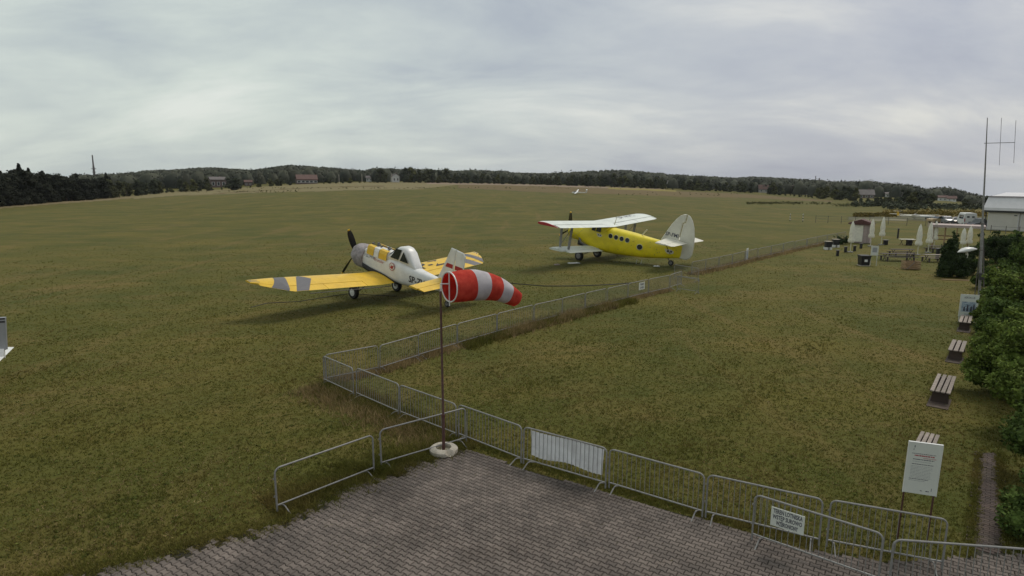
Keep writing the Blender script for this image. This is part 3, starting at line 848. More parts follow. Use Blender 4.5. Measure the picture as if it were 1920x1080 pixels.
def blade(mb, ang, r0, r1, w, x):
    c, s = math.cos(ang), math.sin(ang); ur = Vector((0, c, s)); ut = Vector((0, -s, c)); secs = []
    for k in range(7):
        u = k / 6; rr = r0 + (r1 - r0) * u; ww = w * (0.55 + 0.9 * math.sin(math.pi * min(1, u * 0.8 + 0.12)) * 0.6) * (1 if u < 0.95 else 0.55)
        tw = R(48 - 32 * u); d = ut * math.cos(tw) + Vector((1, 0, 0)) * math.sin(tw); nn = ur.cross(d)
        p = Vector((x, 0, 0)) + ur * rr
        secs.append([p - d * ww / 2, p + nn * 0.022, p + d * ww / 2, p - nn * 0.022])
    mb.loft(secs)
def wheel(parent, x, y, z, r, w, hubm='white'):
    mb = MB(); lathe(mb, [(r * .55, -w / 2), (r * .88, -w / 2), (r, -w * .28), (r, w * .28), (r * .88, w / 2), (r * .55, w / 2)], 22, (x, y, z), 'y')
    o = mb.build('wheel', MT['rubber'], parent, True)
    mb = MB(); lathe(mb, [(0.001, -w * .60), (r * .18, -w * .60), (r * .2, -w * .53), (r * .50, -w * .535), (r * .56, -w * .50), (r * .56, w * .50), (r * .50, w * .535), (r * .2, w * .53), (r * .18, w * .60), (0.001, w * .60)], 16, (x, y, z), 'y')
    mb.build('hub', MT[hubm], o, True); return o

# ---- crop duster
t, B = plane_root('crop_duster', 'low-wing yellow and white crop duster with cloth-covered engine, behind the windsock', -9.29, 41.05, R(141.84), 1.06, 10.62, 2.35, -2.25)
P = t
mb = MB(); mb.loft([superring(1.5, 1.20, .58, -.66, e=2.4), superring(2.0, 1.18, .62, -.74, e=3.2), superring(3.0, 1.12, .66, -.80, e=3.6), superring(3.9, 1.10, .70, -.82, e=3.6), superring(5.2, 1.06, .62, -.74, e=3.2), superring(6.4, .86, .48, -.55, e=3), superring(7.8, .50, .42, -.30, e=2.8), superring(9.15, .14, .42, -.08, e=2.4)])
fus = mb.build('fuselage', MT['white'], P, True)
# dark lower belly band
mb = MB()
for sgn in (1, -1):
    secs = []
    for x, z0, z1, w in ((1.55, -.66, -.24, .62), (2.4, -.80, -.36, .60), (3.6, -.84, -.42, .58), (4.8, -.80, -.62, .55)):
        secs.append([Vector((x, sgn * (w + .012), z1)), Vector((x, sgn * (w + .006), (z0 + z1) / 2)), Vector((x, sgn * (w * .72), z0 - .015)), Vector((x, 0, z0 - .02))])
    mb.loft(secs, cap=False, closed=False)
mb.build('belly_panel', MT['darkgrey'], P, False)
mb = MB(); prof = [(0.001, .12), (.16, .12), (.30, .2), (.62, .36), (.74, .62), (.76, 1.2), (.72, 1.52), (.001, 1.54)]
lathe(mb, prof, 30, (0, 0, 0), 'x')
mb.v = [(x, y * (1 + .035 * math.sin(7 * math.atan2(z, y) + x * 5)), z * (1 + .03 * math.sin(5 * math.atan2(z, y) - x * 6)) - (.05 if z < -.5 else 0)) for x, y, z in mb.v]
mb.build('engine_cover', MT['canvas'], P, True)
mb = MB(); lathe(mb, [(0.001, -.12), (.10, -.06), (.14, .05), (.14, .2), (.001, .2)], 12, (0, 0, 0), 'x'); mb.build('spinner', MT['black'], P, True)
for a in (65, 185, 305):
    mb = MB(); blade(mb, R(a), .1, 1.68, .36, .05); o = mb.build('propeller_blade', MT['black'], P, True)
    c, s = math.cos(R(a)), math.sin(R(a)); m2 = MB(); m2.box(1.60, 1.69, -.07, .07, -.028, .028, Matrix.Translation((.05, 0, 0)) @ Matrix(((0, 0, 1, 0), (c, -s, 0, 0), (s, c, 0, 0), (0, 0, 0, 1)))); m2.build('blade_tip', MT['yellow'], o)
# hopper hood with yellow / white drums look between cover and cockpit
mb = MB(); mb.loft([superring(1.54, 1.0, .70, .3, e=3), superring(2.3, 1.02, .92, .3, e=3), superring(3.75, 1.04, .98, .3, e=3)])
hood = mb.build('hopper_hood', MT['white'], P, True)
for x0, x1, m in ((1.85, 2.48, 'yellow'), (2.52, 2.94, 'white'), (2.98, 3.70, 'yellow')):
    mb = MB()
    for sgn in (1,-1):
        secs = []
        for x in np.linspace(x0, x1, 4):
            secs.append([Vector((x, sgn * .60, .42)), Vector((x, sgn * .57, .78)), Vector((x, sgn * .50, .96)), Vector((x, sgn * .30, 1.01))])
        mb.loft(secs, cap=False, closed=False)
    mb.build('hood_panel', MT[m], P, False)
mb = MB()
for x, y in ((1.75, .1), (1.9, -.2), (2.2, .0), (2.6, .15), (3.0, -.1), (3.3, .1)):
    mb.tube([(x, y, .8), (x + .05, y, 1.06), (x + .22, y + .05, 1.08)], .05, 6)
mb.build('hopper_vents', MT['greystripe'], P)
# cockpit
mb = MB()
ck = [(3.55, .96, .70, .60), (3.75, .98, .80, .60), (4.45, .94, 1.50, .60), (4.75, .92, 1.60, .60), (5.05, .88, 1.58, .58), (5.35, .82, 1.40, .55), (5.75, .70, .86, .5), (5.98, .6, .58, .45)]
mb.loft([superring(x, w, zt, zb - .1, e=3.4) for x, w, zt, zb in ck])
mb.build('cockpit', MT['white'], P, True)
for sgn in (1, -1):
    mb = MB(); mb.add([(3.95, sgn * .512, .74), (4.42, sgn * .49, 1.38), (4.88, sgn * .478, 1.42), (4.66, sgn * .50, .74)], [(0, 1, 2, 3)]); mb.build('side_window', MT['glass'], P)
    mb = MB(); mb.add([(4.80, sgn * .505, .74), (5.04, sgn * .480, 1.34), (5.52, sgn * .460, .74)], [(0, 1, 2)]); mb.build('side_window', MT['glass'], P)
mb = MB(); mb.add([(3.74, .38, .84), (3.74, -.38, .84), (4.32, -.34, 1.42), (4.32, .34, 1.42)], [(0, 1, 2, 3)]); mb.build('windscreen', MT['glass'], P)
# wing
Wd = Wing(lambda y: 2.30 + 0.02 * abs(y), lambda y: 2.28 - max(0, abs(y) - 7.55) * 1.22, lambda y: -.70 + max(0, abs(y) - 1.5) * .075, .15, .02)
for sgn in (1, -1):
    w = Wd.piece(sgn * .45, sgn * 8.88, 0, .735, 18).build('wing', MT['yellow'], P, True)
    if sgn == 1: w['label'] = 'left wing, nearest the camera'
    Wd.piece(sgn * 2.6, sgn * 5.3, .752, 1.0).build('flap', MT['yellow'], P, True)
    Wd.piece(sgn * 5.33, sgn * 8.6, .752, 1.0).build('aileron', MT['yellow'], P, True)
    Wd.piece(sgn * .5, sgn * 2.57, .736, 1.0).build('wing_fillet', MT['yellow'], P, True)
    # grey warning stripes near the tip
    for q in (((7.40, .01), (6.70, .01), (7.65, .995), (8.25, .995)), ((6.0, .06), (5.55, .42), (6.55, .995), (7.3, .995))):
        q = [(sgn * a, b_) for a, b_ in q]
        Wd.decal(q).build('stripe', MT['greystripe'], P)
    mb = MB(); mb.loft([[Wd.up(sgn * y, t_, .004 if t_ < .9 else 0) for t_ in (0.03, .3, .6)] for y in np.linspace(8.45, 8.87, 3)], cap=False, closed=False)
    mb.build('wing_tip', MT['greystripe'], P)
    # underwing spray boom
    mb = MB(); mb.tube([Wd.dn(sgn * 1.0, 1.0) + Vector((.15, 0, -.12)), Wd.dn(sgn * 6.6, 1.0) + Vector((.15, 0, -.12))], .022, 6); mb.build('spray_boom', MT['steel_d'], P)
text_part('registration', 'SP-Z', 1.45, MT['black'], P, lambda u, v: Wd.up(-3.35 - u * 1.0, .40 - v / 2.28, .012), bold=.02)
# gear
for sgn in (1, -1):
    wheel(P, 2.35, sgn * 1.74, -1.84, .41, .26)
    mb = MB(); mb.tube([(2.5, sgn * 1.2, -.75), (2.38, sgn * 1.55, -1.84), (2.35, sgn * 1.62, -1.84)], .05, 6); mb.tube([(3.1, sgn * .7, -.75), (2.45, sgn * 1.5, -1.8)], .035, 6); mb.build('gear_leg', MT['steel_d'], P)
wheel(P, 8.6, 0, -.86, .19, .14, 'steel')
mb = MB(); mb.tube([(8.2, 0, -.1), (8.55, 0, -.6), (8.6, .1, -.86)], .04, 6); mb.build('tail_strut', MT['steel_d'], P)
# tail
Ws = Wing(lambda y: 7.80 + .16 * abs(y), lambda y: 1.42 - .10 * abs(y), lambda y: .50, .10, 0)
for sgn in (1, -1):
    Ws.piece(sgn * .1, sgn * 2.85, 0, .56, 6).build('stabiliser', MT['yellow'], P, True)
    Ws.piece(sgn * .12, sgn * 2.78, .59, 1.0, 6).build('elevator', MT['yellow'], P, True)
    mb = MB(); mb.tube([(8.5, sgn * .1, -.1), (8.5, sgn * 1.5, .36)], .02, 5); mb.build('brace', MT['steel_d'], P)
slab_xz([(7.55, .30), (8.75, .30), (8.78, 2.42), (8.40, 2.44)], .045).build('fin', MT['white'], P)
slab_xz([(8.80, .05), (9.50, .12), (9.52, 2.20), (9.34, 2.36), (8.80, 2.42)], .045).build('rudder', MT['white'], P)
for sgn in (1, -1):
    for x0, x1 in ((8.12, 8.70), (8.86, 9.46)):
        mb = MB(); mb.add([(x0, sgn * .052, 1.28), (x1, sgn * .052, 1.28), (x1, sgn * .052, 1.52), (x0 + (.10 if x0 < 8.5 else 0), sgn * .052, 1.52)], [(0, 1, 2, 3)]); mb.build('flag_band', MT['red'], P)
# side markings on the left (camera) side
yside = lambda x: np.interp(x, [1.5, 3.9, 5.2, 6.4, 7.8], [.60, .552, .532, .432, .282]) + .014
text_part('registration', 'SP-ZWM', .78, MT['black'], P, lambda u, v: Vector((6.65 + u * .62, float(yside(6.65 + u * .62)) + .004, -.12 + v * .72)), bold=.012)
text_part('lettering', 'PZL M18', .26, MT['ink'], P, lambda u, v: Vector((2.15 + u, float(yside(2.15 + u)) + .004, .30 + v)))
text_part('lettering', 'Dromader', .26, MT['inkred'], P, lambda u, v: Vector((3.05 + u * .8, float(yside(3.05 + u * .8)) + .004, .26 + v)))
mb = MB(); lathe(mb, [(0.001, 0), (.25, 0), (.25, .006), (0.001, .006)], 20, (4.25, .565, .22), 'y'); em = mb.build('round_emblem', MT['inkred'], P)
mb = MB(); lathe(mb, [(0.001, 0), (.21, 0), (.21, .004), (0.001, .004)], 20, (4.25, .572, .22), 'y'); mb.build('emblem_field', MT['white'], em)
mb = MB(); mb.add([(4.12, .579, .12), (4.32, .579, .06), (4.38, .579, .2), (4.42, .579, .34), (4.26, .579, .26), (4.14, .579, .34), (4.18, .579, .2), (4.08, .579, .2)], [tuple(range(8))]); mb.build('emblem_bird', MT['red'], em)
bake(P, B)

# ---- yellow biplane
t, B = plane_root('biplane', 'large lemon yellow biplane with pale wings and tall rounded fin', 7.69, 62.07, R(142.12), 1.069, 9.5, 2.6, -2.3)
P = t
fs_ = [(1.75, 1.50, .78, -.86, 2.2), (2.4, 1.74, 1.02, -1.10, 2.8), (3.2, 1.84, 1.12, -1.18, 3.2), (4.2, 1.86, 1.14, -1.20, 3.4), (5.6, 1.86, 1.18, -1.12, 3.4), (6.8, 1.84, 1.16, -.98, 3.4), (8.2, 1.44, 1.10, -.80, 3.2), (9.8, .94, 1.06, -.46, 3), (11.3, .34, 1.12, -.08, 2.8), (11.55, .20, 1.12, -.04, 2.6)]
mb = MB(); mb.loft([superring(x, w, zt, zb, 28, e) for x, w, zt, zb, e in fs_]); mb.build('fuselage', MT['yellow2'], P, True)
mb = MB(); lathe(mb, [(.50, .42), (.68, .36), (.76, .6), (.78, 1.5), (.74, 1.78), (.5, 1.7), (.50, .42)], 28, (0, 0, 0), 'x'); mb.build('engine_cowling', MT['yellow2'], P, True)
mb = MB(); lathe(mb, [(0.001, .55), (.52, .56), (.52, .9), (0.001, .9)], 20, (0, 0, 0), 'x')
for k in range(9):
    a = 2 * math.pi * k / 9; mb.tube([(.62, .2 * math.cos(a), .2 * math.sin(a)), (.62, .6 * math.cos(a), .6 * math.sin(a))], .09, 6)
mb.build('engine', MT['darkgrey'], P)
mb = MB(); lathe(mb, [(0.001, -.05), (.12, 0), (.16, .2), (.16, .5), (.001, .5)], 12, (0, 0, 0), 'x'); mb.build('spinner', MT['black'], P, True)
for a in (76, 166, 256, 346):
    mb = MB(); blade(mb, R(a), .1, 1.8, .36, .15); o = mb.build('propeller_blade', MT['black'], P, True)
    c, s = math.cos(R(a)), math.sin(R(a)); m2 = MB(); m2.box(1.70, 1.81, -.08, .08, -.03, .03, Matrix.Translation((.15, 0, 0)) @ Matrix(((0, 0, 1, 0), (c, -s, 0, 0), (s, c, 0, 0), (0, 0, 0, 1)))); m2.build('blade_tip', MT['yellow'], o)
mb = MB(); mb.tube([(1.3, -.2, -.75), (1.3, -.2, -1.05), (2.0, -.2, -1.12)], [.2, .26, .2], 10); mb.build('oil_cooler', MT['darkgrey'], P)
mb = MB(); mb.tube([(1.75, .66, -.45), (2.1, .95, -.75), (2.9, 1.0, -.95)], .10, 8); mb.build('exhaust_pipe', MT['steel_d'], P)
# cockpit glazing
mb = MB(); mb.loft([superring(2.75, 1.5, 1.10, .55, 20, 4), superring(3.15, 1.84, 1.22, .50, 20, 4), superring(4.15, 1.86, 1.20, .5, 20, 4), superring(4.6, 1.7, 1.22, .5, 20, 4)])
mb.build('cockpit', MT['yellow2'], P, True)
for sgn in (1, -1):
    for x0, x1 in ((3.0, 3.42), (3.48, 4.0)):
        mb = MB(); mb.add([(x0, sgn * .945, .62), (x1, sgn * .95, .62), (x1, sgn * .935, 1.08), (x0 + .06, sgn * .93, 1.06)], [(0, 1, 2, 3)]); mb.build('cockpit_window', MT['glass'], P)
    for x in (5.05, 5.62, 6.19, 6.76):
        mb = MB(); lathe(mb, [(0.001, 0), (.21, 0), (.21, .012), (0.001, .012)], 18, (x, sgn * .925 - (.012 if sgn < 0 else 0), .52), 'y'); o = mb.build('cabin_window', MT['glass'], P)
        mb = MB(); mb.tube([(x + .215 * math.cos(a), sgn * .932, .52 + .215 * math.sin(a)) for a in np.linspace(0, 2 * math.pi, 19)], .018, 4, False); mb.build('window_rim', MT['cream'], o)
    mb = MB(); lathe(mb, [(0.001, 0), (.23, 0), (.23, .012), (0.001, .012)], 18, (8.0, sgn * .80 - (.012 if sgn < 0 else 0), .18), 'y')
    for k, (x, y, z) in enumerate(mb.v): mb.v[k] = (x, y - sgn * (x - 8.0) * .26, z)
    o = mb.build('door_window', MT['glass'], P)
    mb = MB(); mb.tube([(8.0 + .25 * math.cos(a), sgn * (.81 - .25 * math.cos(a) * .26), .18 + .25 * math.sin(a)) for a in np.linspace(0, 2 * math.pi, 19)], .022, 4, False); mb.build('window_rim', MT['cream'], o)
# door outline
mb = MB(); mb.tube([(7.45, .90, -.75), (7.45, .90, .78), (8.55, .69, .74), (8.55, .66, -.62), (7.45, .90, -.75)], .010, 4); mb.build('cargo_door', MT['yellow'], P)
def badge(x, y, z, sl, w):
    mb = MB(); vs = [(x + w * a, y - sl * w * a, z + w * b_) for a, b_ in ((-.9, .45), (-.5, .25), (-.2, .4), (.3, .4), (.55, .2), (1.0, .1), (.7, -.3), (.2, -.5), (-.3, -.45), (-.7, -.1))]
    mb.add(vs, [tuple(range(len(vs)))]); o = mb.build('painted_badge', MT['cream'], P)
    for q in (-.25, .3):
        mb = MB(); mb.add([(x + w * (q + a), y + .004 - sl * w * (q + a), z + w * b_) for a, b_ in ((-.17, -.15), (.17, -.15), (.2, .12), (-.14, .2))], [(0, 1, 2, 3)]); mb.build('badge_mark', MT['black'], o)
badge(3.9, .945, .35, 0, .34)
badge(10.6, .375, .38, .40, .46)
for x, z in ((7.2, .15), (7.3, .55), (8.9, .35), (9.5, .30), (9.6, .02), (9.75, .12), (9.4, -.2), (6.0, -.5), (10.9, -.02), (11.1, .6), (8.8, .8)):
    mb = MB(); yy = float(np.interp(x, [5.6, 6.8, 8.2, 9.8, 11.3], [.93, .92, .72, .47, .17])) * (1 if abs(z - .2) < .45 else .97) + .006; lathe(mb, [(0.001, 0), (.035, 0), (.03, .01), (0.001, .012)], 8, (x, yy, z), 'y'); mb.build('inspection_cap', MT['steel_d'], P)
# wings
Wu = Wing(lambda y: 2.35 + .5 * max(0, abs(y) - 8.5) ** 2, lambda y: 2.40 - .75 * max(0, abs(y) - 8.5) ** 2, lambda y: 1.24 + .042 * abs(y), .13, .02)
Wl = Wing(lambda y: 2.60 + .5 * max(0, abs(y) - 6.6) ** 2, lambda y: 2.0 - .75 * max(0, abs(y) - 6.6) ** 2, lambda y: -1.05 + .055 * abs(y), .12, .02)
mb = Wu.piece(-.95, .95, 0, 1, 4); mb.build('centre_section', MT['wingwhite'], P, True)
for sgn in (1, -1):
    w = Wu.piece(sgn * .98, sgn * 9.1, 0, .70, 14).build('upper_wing', MT['wingwhite'], P, True)
    Wu.piece(sgn * 1.0, sgn * 4.95, .735, 1.0).build('flap', MT['wingwhite'], P, True)
    Wu.piece(sgn * 5.0, sgn * 8.9, .735, 1.0).build('aileron', MT['wingwhite'], P, True)
    mb = Wu.piece(sgn * 9.103, sgn * 9.22, 0, .98, 3)
    o = mb.build('wing_tip', MT['red'] if sgn == 1 else MT['wingwhite'], P)
    Wl.piece(sgn * .8, sgn * 7.12, 0, .72, 10).build('lower_wing', MT['wingwhite'], P, True)
    Wl.piece(sgn * .95, sgn * 6.6, .755, 1.0).build('lower_flap', MT['wingwhite'], P, True)
    mb = MB()
    ys = sgn * 5.9
    a0, a1 = Wu.dn(ys, .22), Wl.up(ys, .22); b0, b1 = Wu.dn(ys, .66), Wl.up(ys, .66)
    for p0, p1 in ((a0, a1), (b0, b1)):
        secs = []
        for u in (0, .1, .5, .9, 1):
            c = p0.lerp(p1, u); w_ = .13 if 0 < u < 1 else .10
            secs.append([c + Vector((-w_, 0, 0)), c + Vector((0, .03, 0)), c + Vector((w_, 0, 0)), c + Vector((0, -.03, 0))])
        mb.loft(secs)
    mb.tube([a0.lerp(a1, .9), b0.lerp(b1, .1)], .03, 5)
    mb.build('interplane_strut', MT['steel'], P)
    mb = MB()
    mb.tube([Wu.dn(sgn * 1.0, .2), Wl.up(sgn * 5.8, .22)], .012, 4, False); mb.tube([Wl.up(sgn * 1.0, .2), Wu.dn(sgn * 5.8, .22)], .012, 4, False)
    mb.build('bracing_wire', MT['steel'], P)
    wheel(P, 2.6, sgn * 1.68, -1.87, .43, .30, 'steel')
    mb = MB(); mb.tube([(2.4, sgn * .75, -1.05), (2.55, sgn * 1.45, -1.85), (2.6, sgn * 1.5, -1.87)], .06, 6); mb.tube([(3.6, sgn * .7, -1.1), (2.65, sgn * 1.42, -1.82)], .04, 6); mb.tube([(2.5, sgn * 1.35, -1.7), (2.45, sgn * 1.3, -1.0)], .055, 6); mb.build('gear_leg', MT['steel_d'], P)
text_part('registration', 'SP-FMI', .95, MT['ink'], P, lambda u, v: Wu.up(-5.2 - u, .32 - v / 2.4, .012), width=3.2)
# belly step / footrest frame
mb = MB(); mb.box(7.6, 8.4, .1, .5, -1.62, -1.56); mb.tube([(7.75, .3, -1.05), (7.75, .3, -1.56)], .02, 5); mb.tube([(8.2, .3, -1.0), (8.2, .3, -1.56)], .02, 5); mb.build('boarding_step', MT['white'], P)
# aerials
mb = MB(); mb.tube([(4.9, .3, 1.5), (5.02, .3, 2.3)], [.05, .02], 5); mb.build('antenna', MT['cream'], P)
mb = MB(); mb.tube([(7.6, 0, 1.05), (8.0, 0, 1.7)], [.06, .04], 5); mb.build('antenna', MT['cream'], P)
# tail
Wt = Wing(lambda y: 9.95 + .16 * abs(y), lambda y: 2.0 - .12 * abs(y) - .5 * max(0, abs(y) - 3.2), lambda y: 1.38, .09, 0)
for sgn in (1, -1):
    Wt.piece(sgn * .1, sgn * 3.6, 0, .58, 8).build('stabiliser', MT['cream'], P, True)
    Wt.piece(sgn * .3, sgn * 3.5, .60, 1.0, 8).build('elevator', MT['cream'], P, True)
    mb = MB(); mb.tube([(10.7, sgn * .3, .15), (10.7, sgn * 2.0, 1.34)], .03, 5); mb.build('stabiliser_strut', MT['steel_d'], P)
finp = [(9.45, 1.12), (9.8, 1.9), (10.15, 2.65), (10.45, 3.15), (10.8, 3.55), (11.1, 3.72), (11.35, 3.76), (11.32, 3.05), (11.12, 3.0), (11.05, 1.12)]
slab_xz(finp, .09).build('fin', MT['cream'], P)
rudp = [(11.12, -.02), (11.10, .98), (11.18, 2.94), (11.38, 3.0), (11.42, 3.74), (11.68, 3.62), (11.95, 3.28), (12.2, 2.75), (12.4, 2.0), (12.5, 1.2), (12.5, .45), (12.36, .12), (12.05, -.06), (11.6, -.08)]
slab_xz(rudp, .08).build('rudder', MT['cream'], P)
text_part('registration', 'SP-FMI', .46, MT['ink'], P, lambda u, v: Vector((10.42 + u, .098, 1.78 + v)), bold=.008, width=1.2)
wheel(P, 10.8, 0, -.63, .24, .18, 'steel')
mb = MB(); mb.tube([(10.3, 0, -.15), (10.6, 0, -.45), (10.8, .12, -.63)], .05, 6); mb.build('tail_strut', MT['steel_d'], P)
bake(P, B)
# wooden chock board and tie-down things by the biplane
def plank_thing(px, py, L, w, rz, m, name, label, cat, tilt=0):
    p = at(px, py); o = thing(name, label, cat, p, rz)
    for k in range(2):
        mb = MB(); mb.box(-L / 2, L / 2, -w / 2 + k * w / 2 + .008, -w / 2 + (k + 1) * w / 2 - .008, .01, .07); mb.build('board', m, o)
    mb = MB(); mb.box(-L / 2 + .1, -L / 2 + .2, -w / 2, w / 2, .07, .10); mb.box(L / 2 - .2, L / 2 - .1, -w / 2, w / 2, .07, .10); mb.build('crosspiece', m, o)
    return o
plank_thing(1076, 494, 1.1, .5, R(25), MT['white'], 'wheel_board', 'white board lying beside the biplane\'s left wheel', 'board')
plank_thing(1231, 500, .55, .3, R(10), MT['white'], 'wheel_board', 'small white board in the grass under the biplane\'s tail', 'board')
o = plank_thing(1044, 497, .5, .25, R(30), MT['pinkwall'], 'tie_down_block', 'small pinkish block in the grass left of the biplane', 'block')
# tie-down ropes
def rope(pts, label, r=.012):
    P3 = [at(*p) for p in pts]; mb = MB(); mb.tube([(p.x, p.y, gz(p.x, p.y) + r + .004 + (.5 if False else 0)) for p in P3], r, 5)
    return tag(mb.build('rope', MT['darkgrey'], None, True), label, 'rope')
rope([(470, 577), (500, 569), (560, 566), (620, 556), (655, 551), (720, 555), (745, 556)], 'thin dark rope along the grass under the yellow wing', .02)
rope([(905, 529), (960, 532), (1020, 537), (1080, 537), (1150, 534), (1185, 531)], 'thin dark rope along the grass between the aircraft', .03)
p0 = at(468, 592)
# ---- white aircraft at the left edge: only its tail is in the picture
t, B = plane_root('light_aircraft', 'white light aircraft at the left edge, only its grey fin and stabiliser in view', -23.65, 20.1, R(208), 1.0, 2.0, 2.2, -1.2)
P = t
mb = MB(); mb.loft([superring(.2, .5, .25, -.3, 16, 2.4), superring(.9, .9, .45, -.55, 16, 3), superring(1.9, 1.1, .75, -.65, 16, 3), superring(3.2, 1.05, .75, -.6, 16, 3), superring(4.6, .6, .4, -.3, 16, 2.6), superring(7.2, .16, .26, -.14, 16, 2.4)]); mb.build('fuselage', MT['white'], P, True)
mb = MB(); lathe(mb, [(0.001, -.05), (.14, .05), (.16, .22), (.001, .22)], 10, (0, 0, 0), 'x'); mb.build('spinner', MT['white'], P, True)
for a in (30, 210):
    mb = MB(); blade(mb, R(a), .1, .9, .14, .1); mb.build('propeller_blade', MT['black'], P)
for sgn in (1, -1):
    mb = MB(); mb.add([(1.5, sgn * .545, .1), (3.1, sgn * .535, .1), (2.9, sgn * .50, .6), (1.9, sgn * .5, .62)], [(0, 1, 2, 3)]); mb.build('side_window', MT['glass'], P)
    Wx = Wing(lambda y: 1.6, lambda y: 1.4 - .03 * abs(y), lambda y: .78 + .02 * abs(y), .13, .02)
    Wx.piece(sgn * .0 + sgn * .01, sgn * 4.9, 0, 1, 8).build('wing', MT['white'], P, True)
    wheel(P, 2.2, sgn * .95, -.98, .22, .13); mb = MB(); mb.tube([(2.2, sgn * .4, -.55), (2.2, sgn * .9, -.98)], .03, 5); mb.build('gear_leg', MT['white'], P)
    Wt2 = Wing(lambda y: 6.35 + .12 * abs(y), lambda y: .85 - .12 * abs(y), lambda y: -.06, .09, 0)
    Wt2.piece(sgn * .05, sgn * 1.45, 0, 1.0, 6).build('stabiliser', MT['white'], P, True)
wheel(P, .7, 0, -1.0, .18, .12); mb = MB(); mb.tube([(.8, 0, -.4), (.7, .08, -1.0)], .03, 5); mb.build('nose_leg', MT['white'], P)
slab_xz([(6.15, .24), (6.85, .24), (6.95, 1.45), (6.7, 1.45)], .05).build('fin', MT['silver'], P)
slab_xz([(6.88, .1), (7.3, .2), (7.34, 1.45), (6.98, 1.45)], .045).build('rudder', MT['silver'], P)
for sgn in (1, -1):
    for z in (1.24, 1.36):
        mb = MB(); mb.add([(6.72, sgn * .052, z), (7.3, sgn * .048, z), (7.3, sgn * .048, z + .06), (6.72, sgn * .052, z + .06)], [(0, 1, 2, 3)]); mb.build('fin_stripe', MT['black'], P)
bake(P, B)

# ------------------------------------------------------------------ TREES
def leaf_quads(cent, rad, n, size, rg, flat=0.75, shell=0.55):
    """n leaf quads spread through ellipsoid clumps -> verts (4n,3)"""
    cent = np.array(cent); rad = np.array(rad)
    w = (rad ** 2).sum(1) if rad.ndim > 1 else rad ** 2
    k = rg.choice(len(cent), n, p=w / w.sum())
    d = rg.normal(size=(n, 3)); d /= np.linalg.norm(d, axis=1)[:, None]
    rr = (shell + (1 - shell) * rg.random(n) ** 0.5)[:, None]
    rk = rad[k] if rad.ndim > 1 else rad[k][:, None] * np.array([1, 1, flat])
    p = cent[k] + d * rr * rk * (1 + rg.normal(0, .06, (n, 1)))
    nrm = d * 0.5 + rg.normal(size=(n, 3)) * 0.6 + np.array([0, 0, .35]); nrm /= np.linalg.norm(nrm, axis=1)[:, None]
    a = np.cross(nrm, rg.normal(size=(n, 3))); a /= np.linalg.norm(a, axis=1)[:, None]
    b = np.cross(nrm, a); s = size * (0.6 + 0.8 * rg.random((n, 1)))
    V = np.stack([p - a * s * .5, p + b * s * .32, p + a * s * .5, p - b * s * .32], 1)
    return V.reshape(-1, 3)
def quads_mesh(name, V, m):
    return fastmesh(name, V, np.arange(len(V)).reshape(-1, 4), m)
def blob(mb, c, r, rg, seg=7):
    """dark inner mass of a clump"""
    secs = []
    for i in range(1, seg - 1):
        a = math.pi * i / (seg - 1); ring = []
        for k in range(seg + 1):
            b_ = 2 * math.pi * k / (seg + 1); q = r * (1 + rg.normal(0, .12))
            ring.append((c[0] + q * math.sin(a) * math.cos(b_), c[1] + q * math.sin(a) * math.sin(b_), c[2] + q * .75 * math.cos(a)))
        secs.append(ring)
    mb.loft(secs)
def broadleaf_mesh(seed, h, w, nleaf, lsize, m, trunk=.25):
    rg = np.random.default_rng(seed); cs, rsz = [], []
    nb = rg.integers(9, 14)
    for i in range(nb):
        u = i / nb; z = h * (trunk + .08 + (.85 - trunk) * u); ww = w / 2 * (1 - .75 * max(0, u - .35) ** 1.2) * .62
        a = rg.random() * 6.28; q = ww * rg.random() ** .5
        r = w * (.20 + .10 * rg.random()) * (1 - .35 * u)
        cs.append((q * math.cos(a), q * math.sin(a), min(z, h - r * .7))); rsz.append(r)
    V = leaf_quads(cs, rsz, nleaf, lsize, rg, .8, .5)
    me = quads_mesh('crown_leaves', V, m)
    mb = MB()
    for c, r in zip(cs, rsz): blob(mb, c, r * .72, rg)
    bm = bmesh.new(); bm.from_mesh(me); m2 = bpy.data.meshes.new('x'); m2.from_pydata(mb.v, [], mb.f); bm.from_mesh(m2); bm.to_mesh(me); bm.free()
    tb = MB(); tb.tube([(0, 0, -.5), (.02 * w, 0, h * .3), (0, .02 * w, h * .7)], [h * .03, h * .022, h * .008], 7)
    for i in range(5):
        c = cs[rg.integers(0, len(cs))]; tb.tube([(0, 0, h * (.22 + .07 * i)), (c[0] * .6, c[1] * .6, c[2] * .85), c], [h * .012, h * .008, h * .003], 5)
    return me, tb.mesh('trunk_wood', MT['bark'], True)
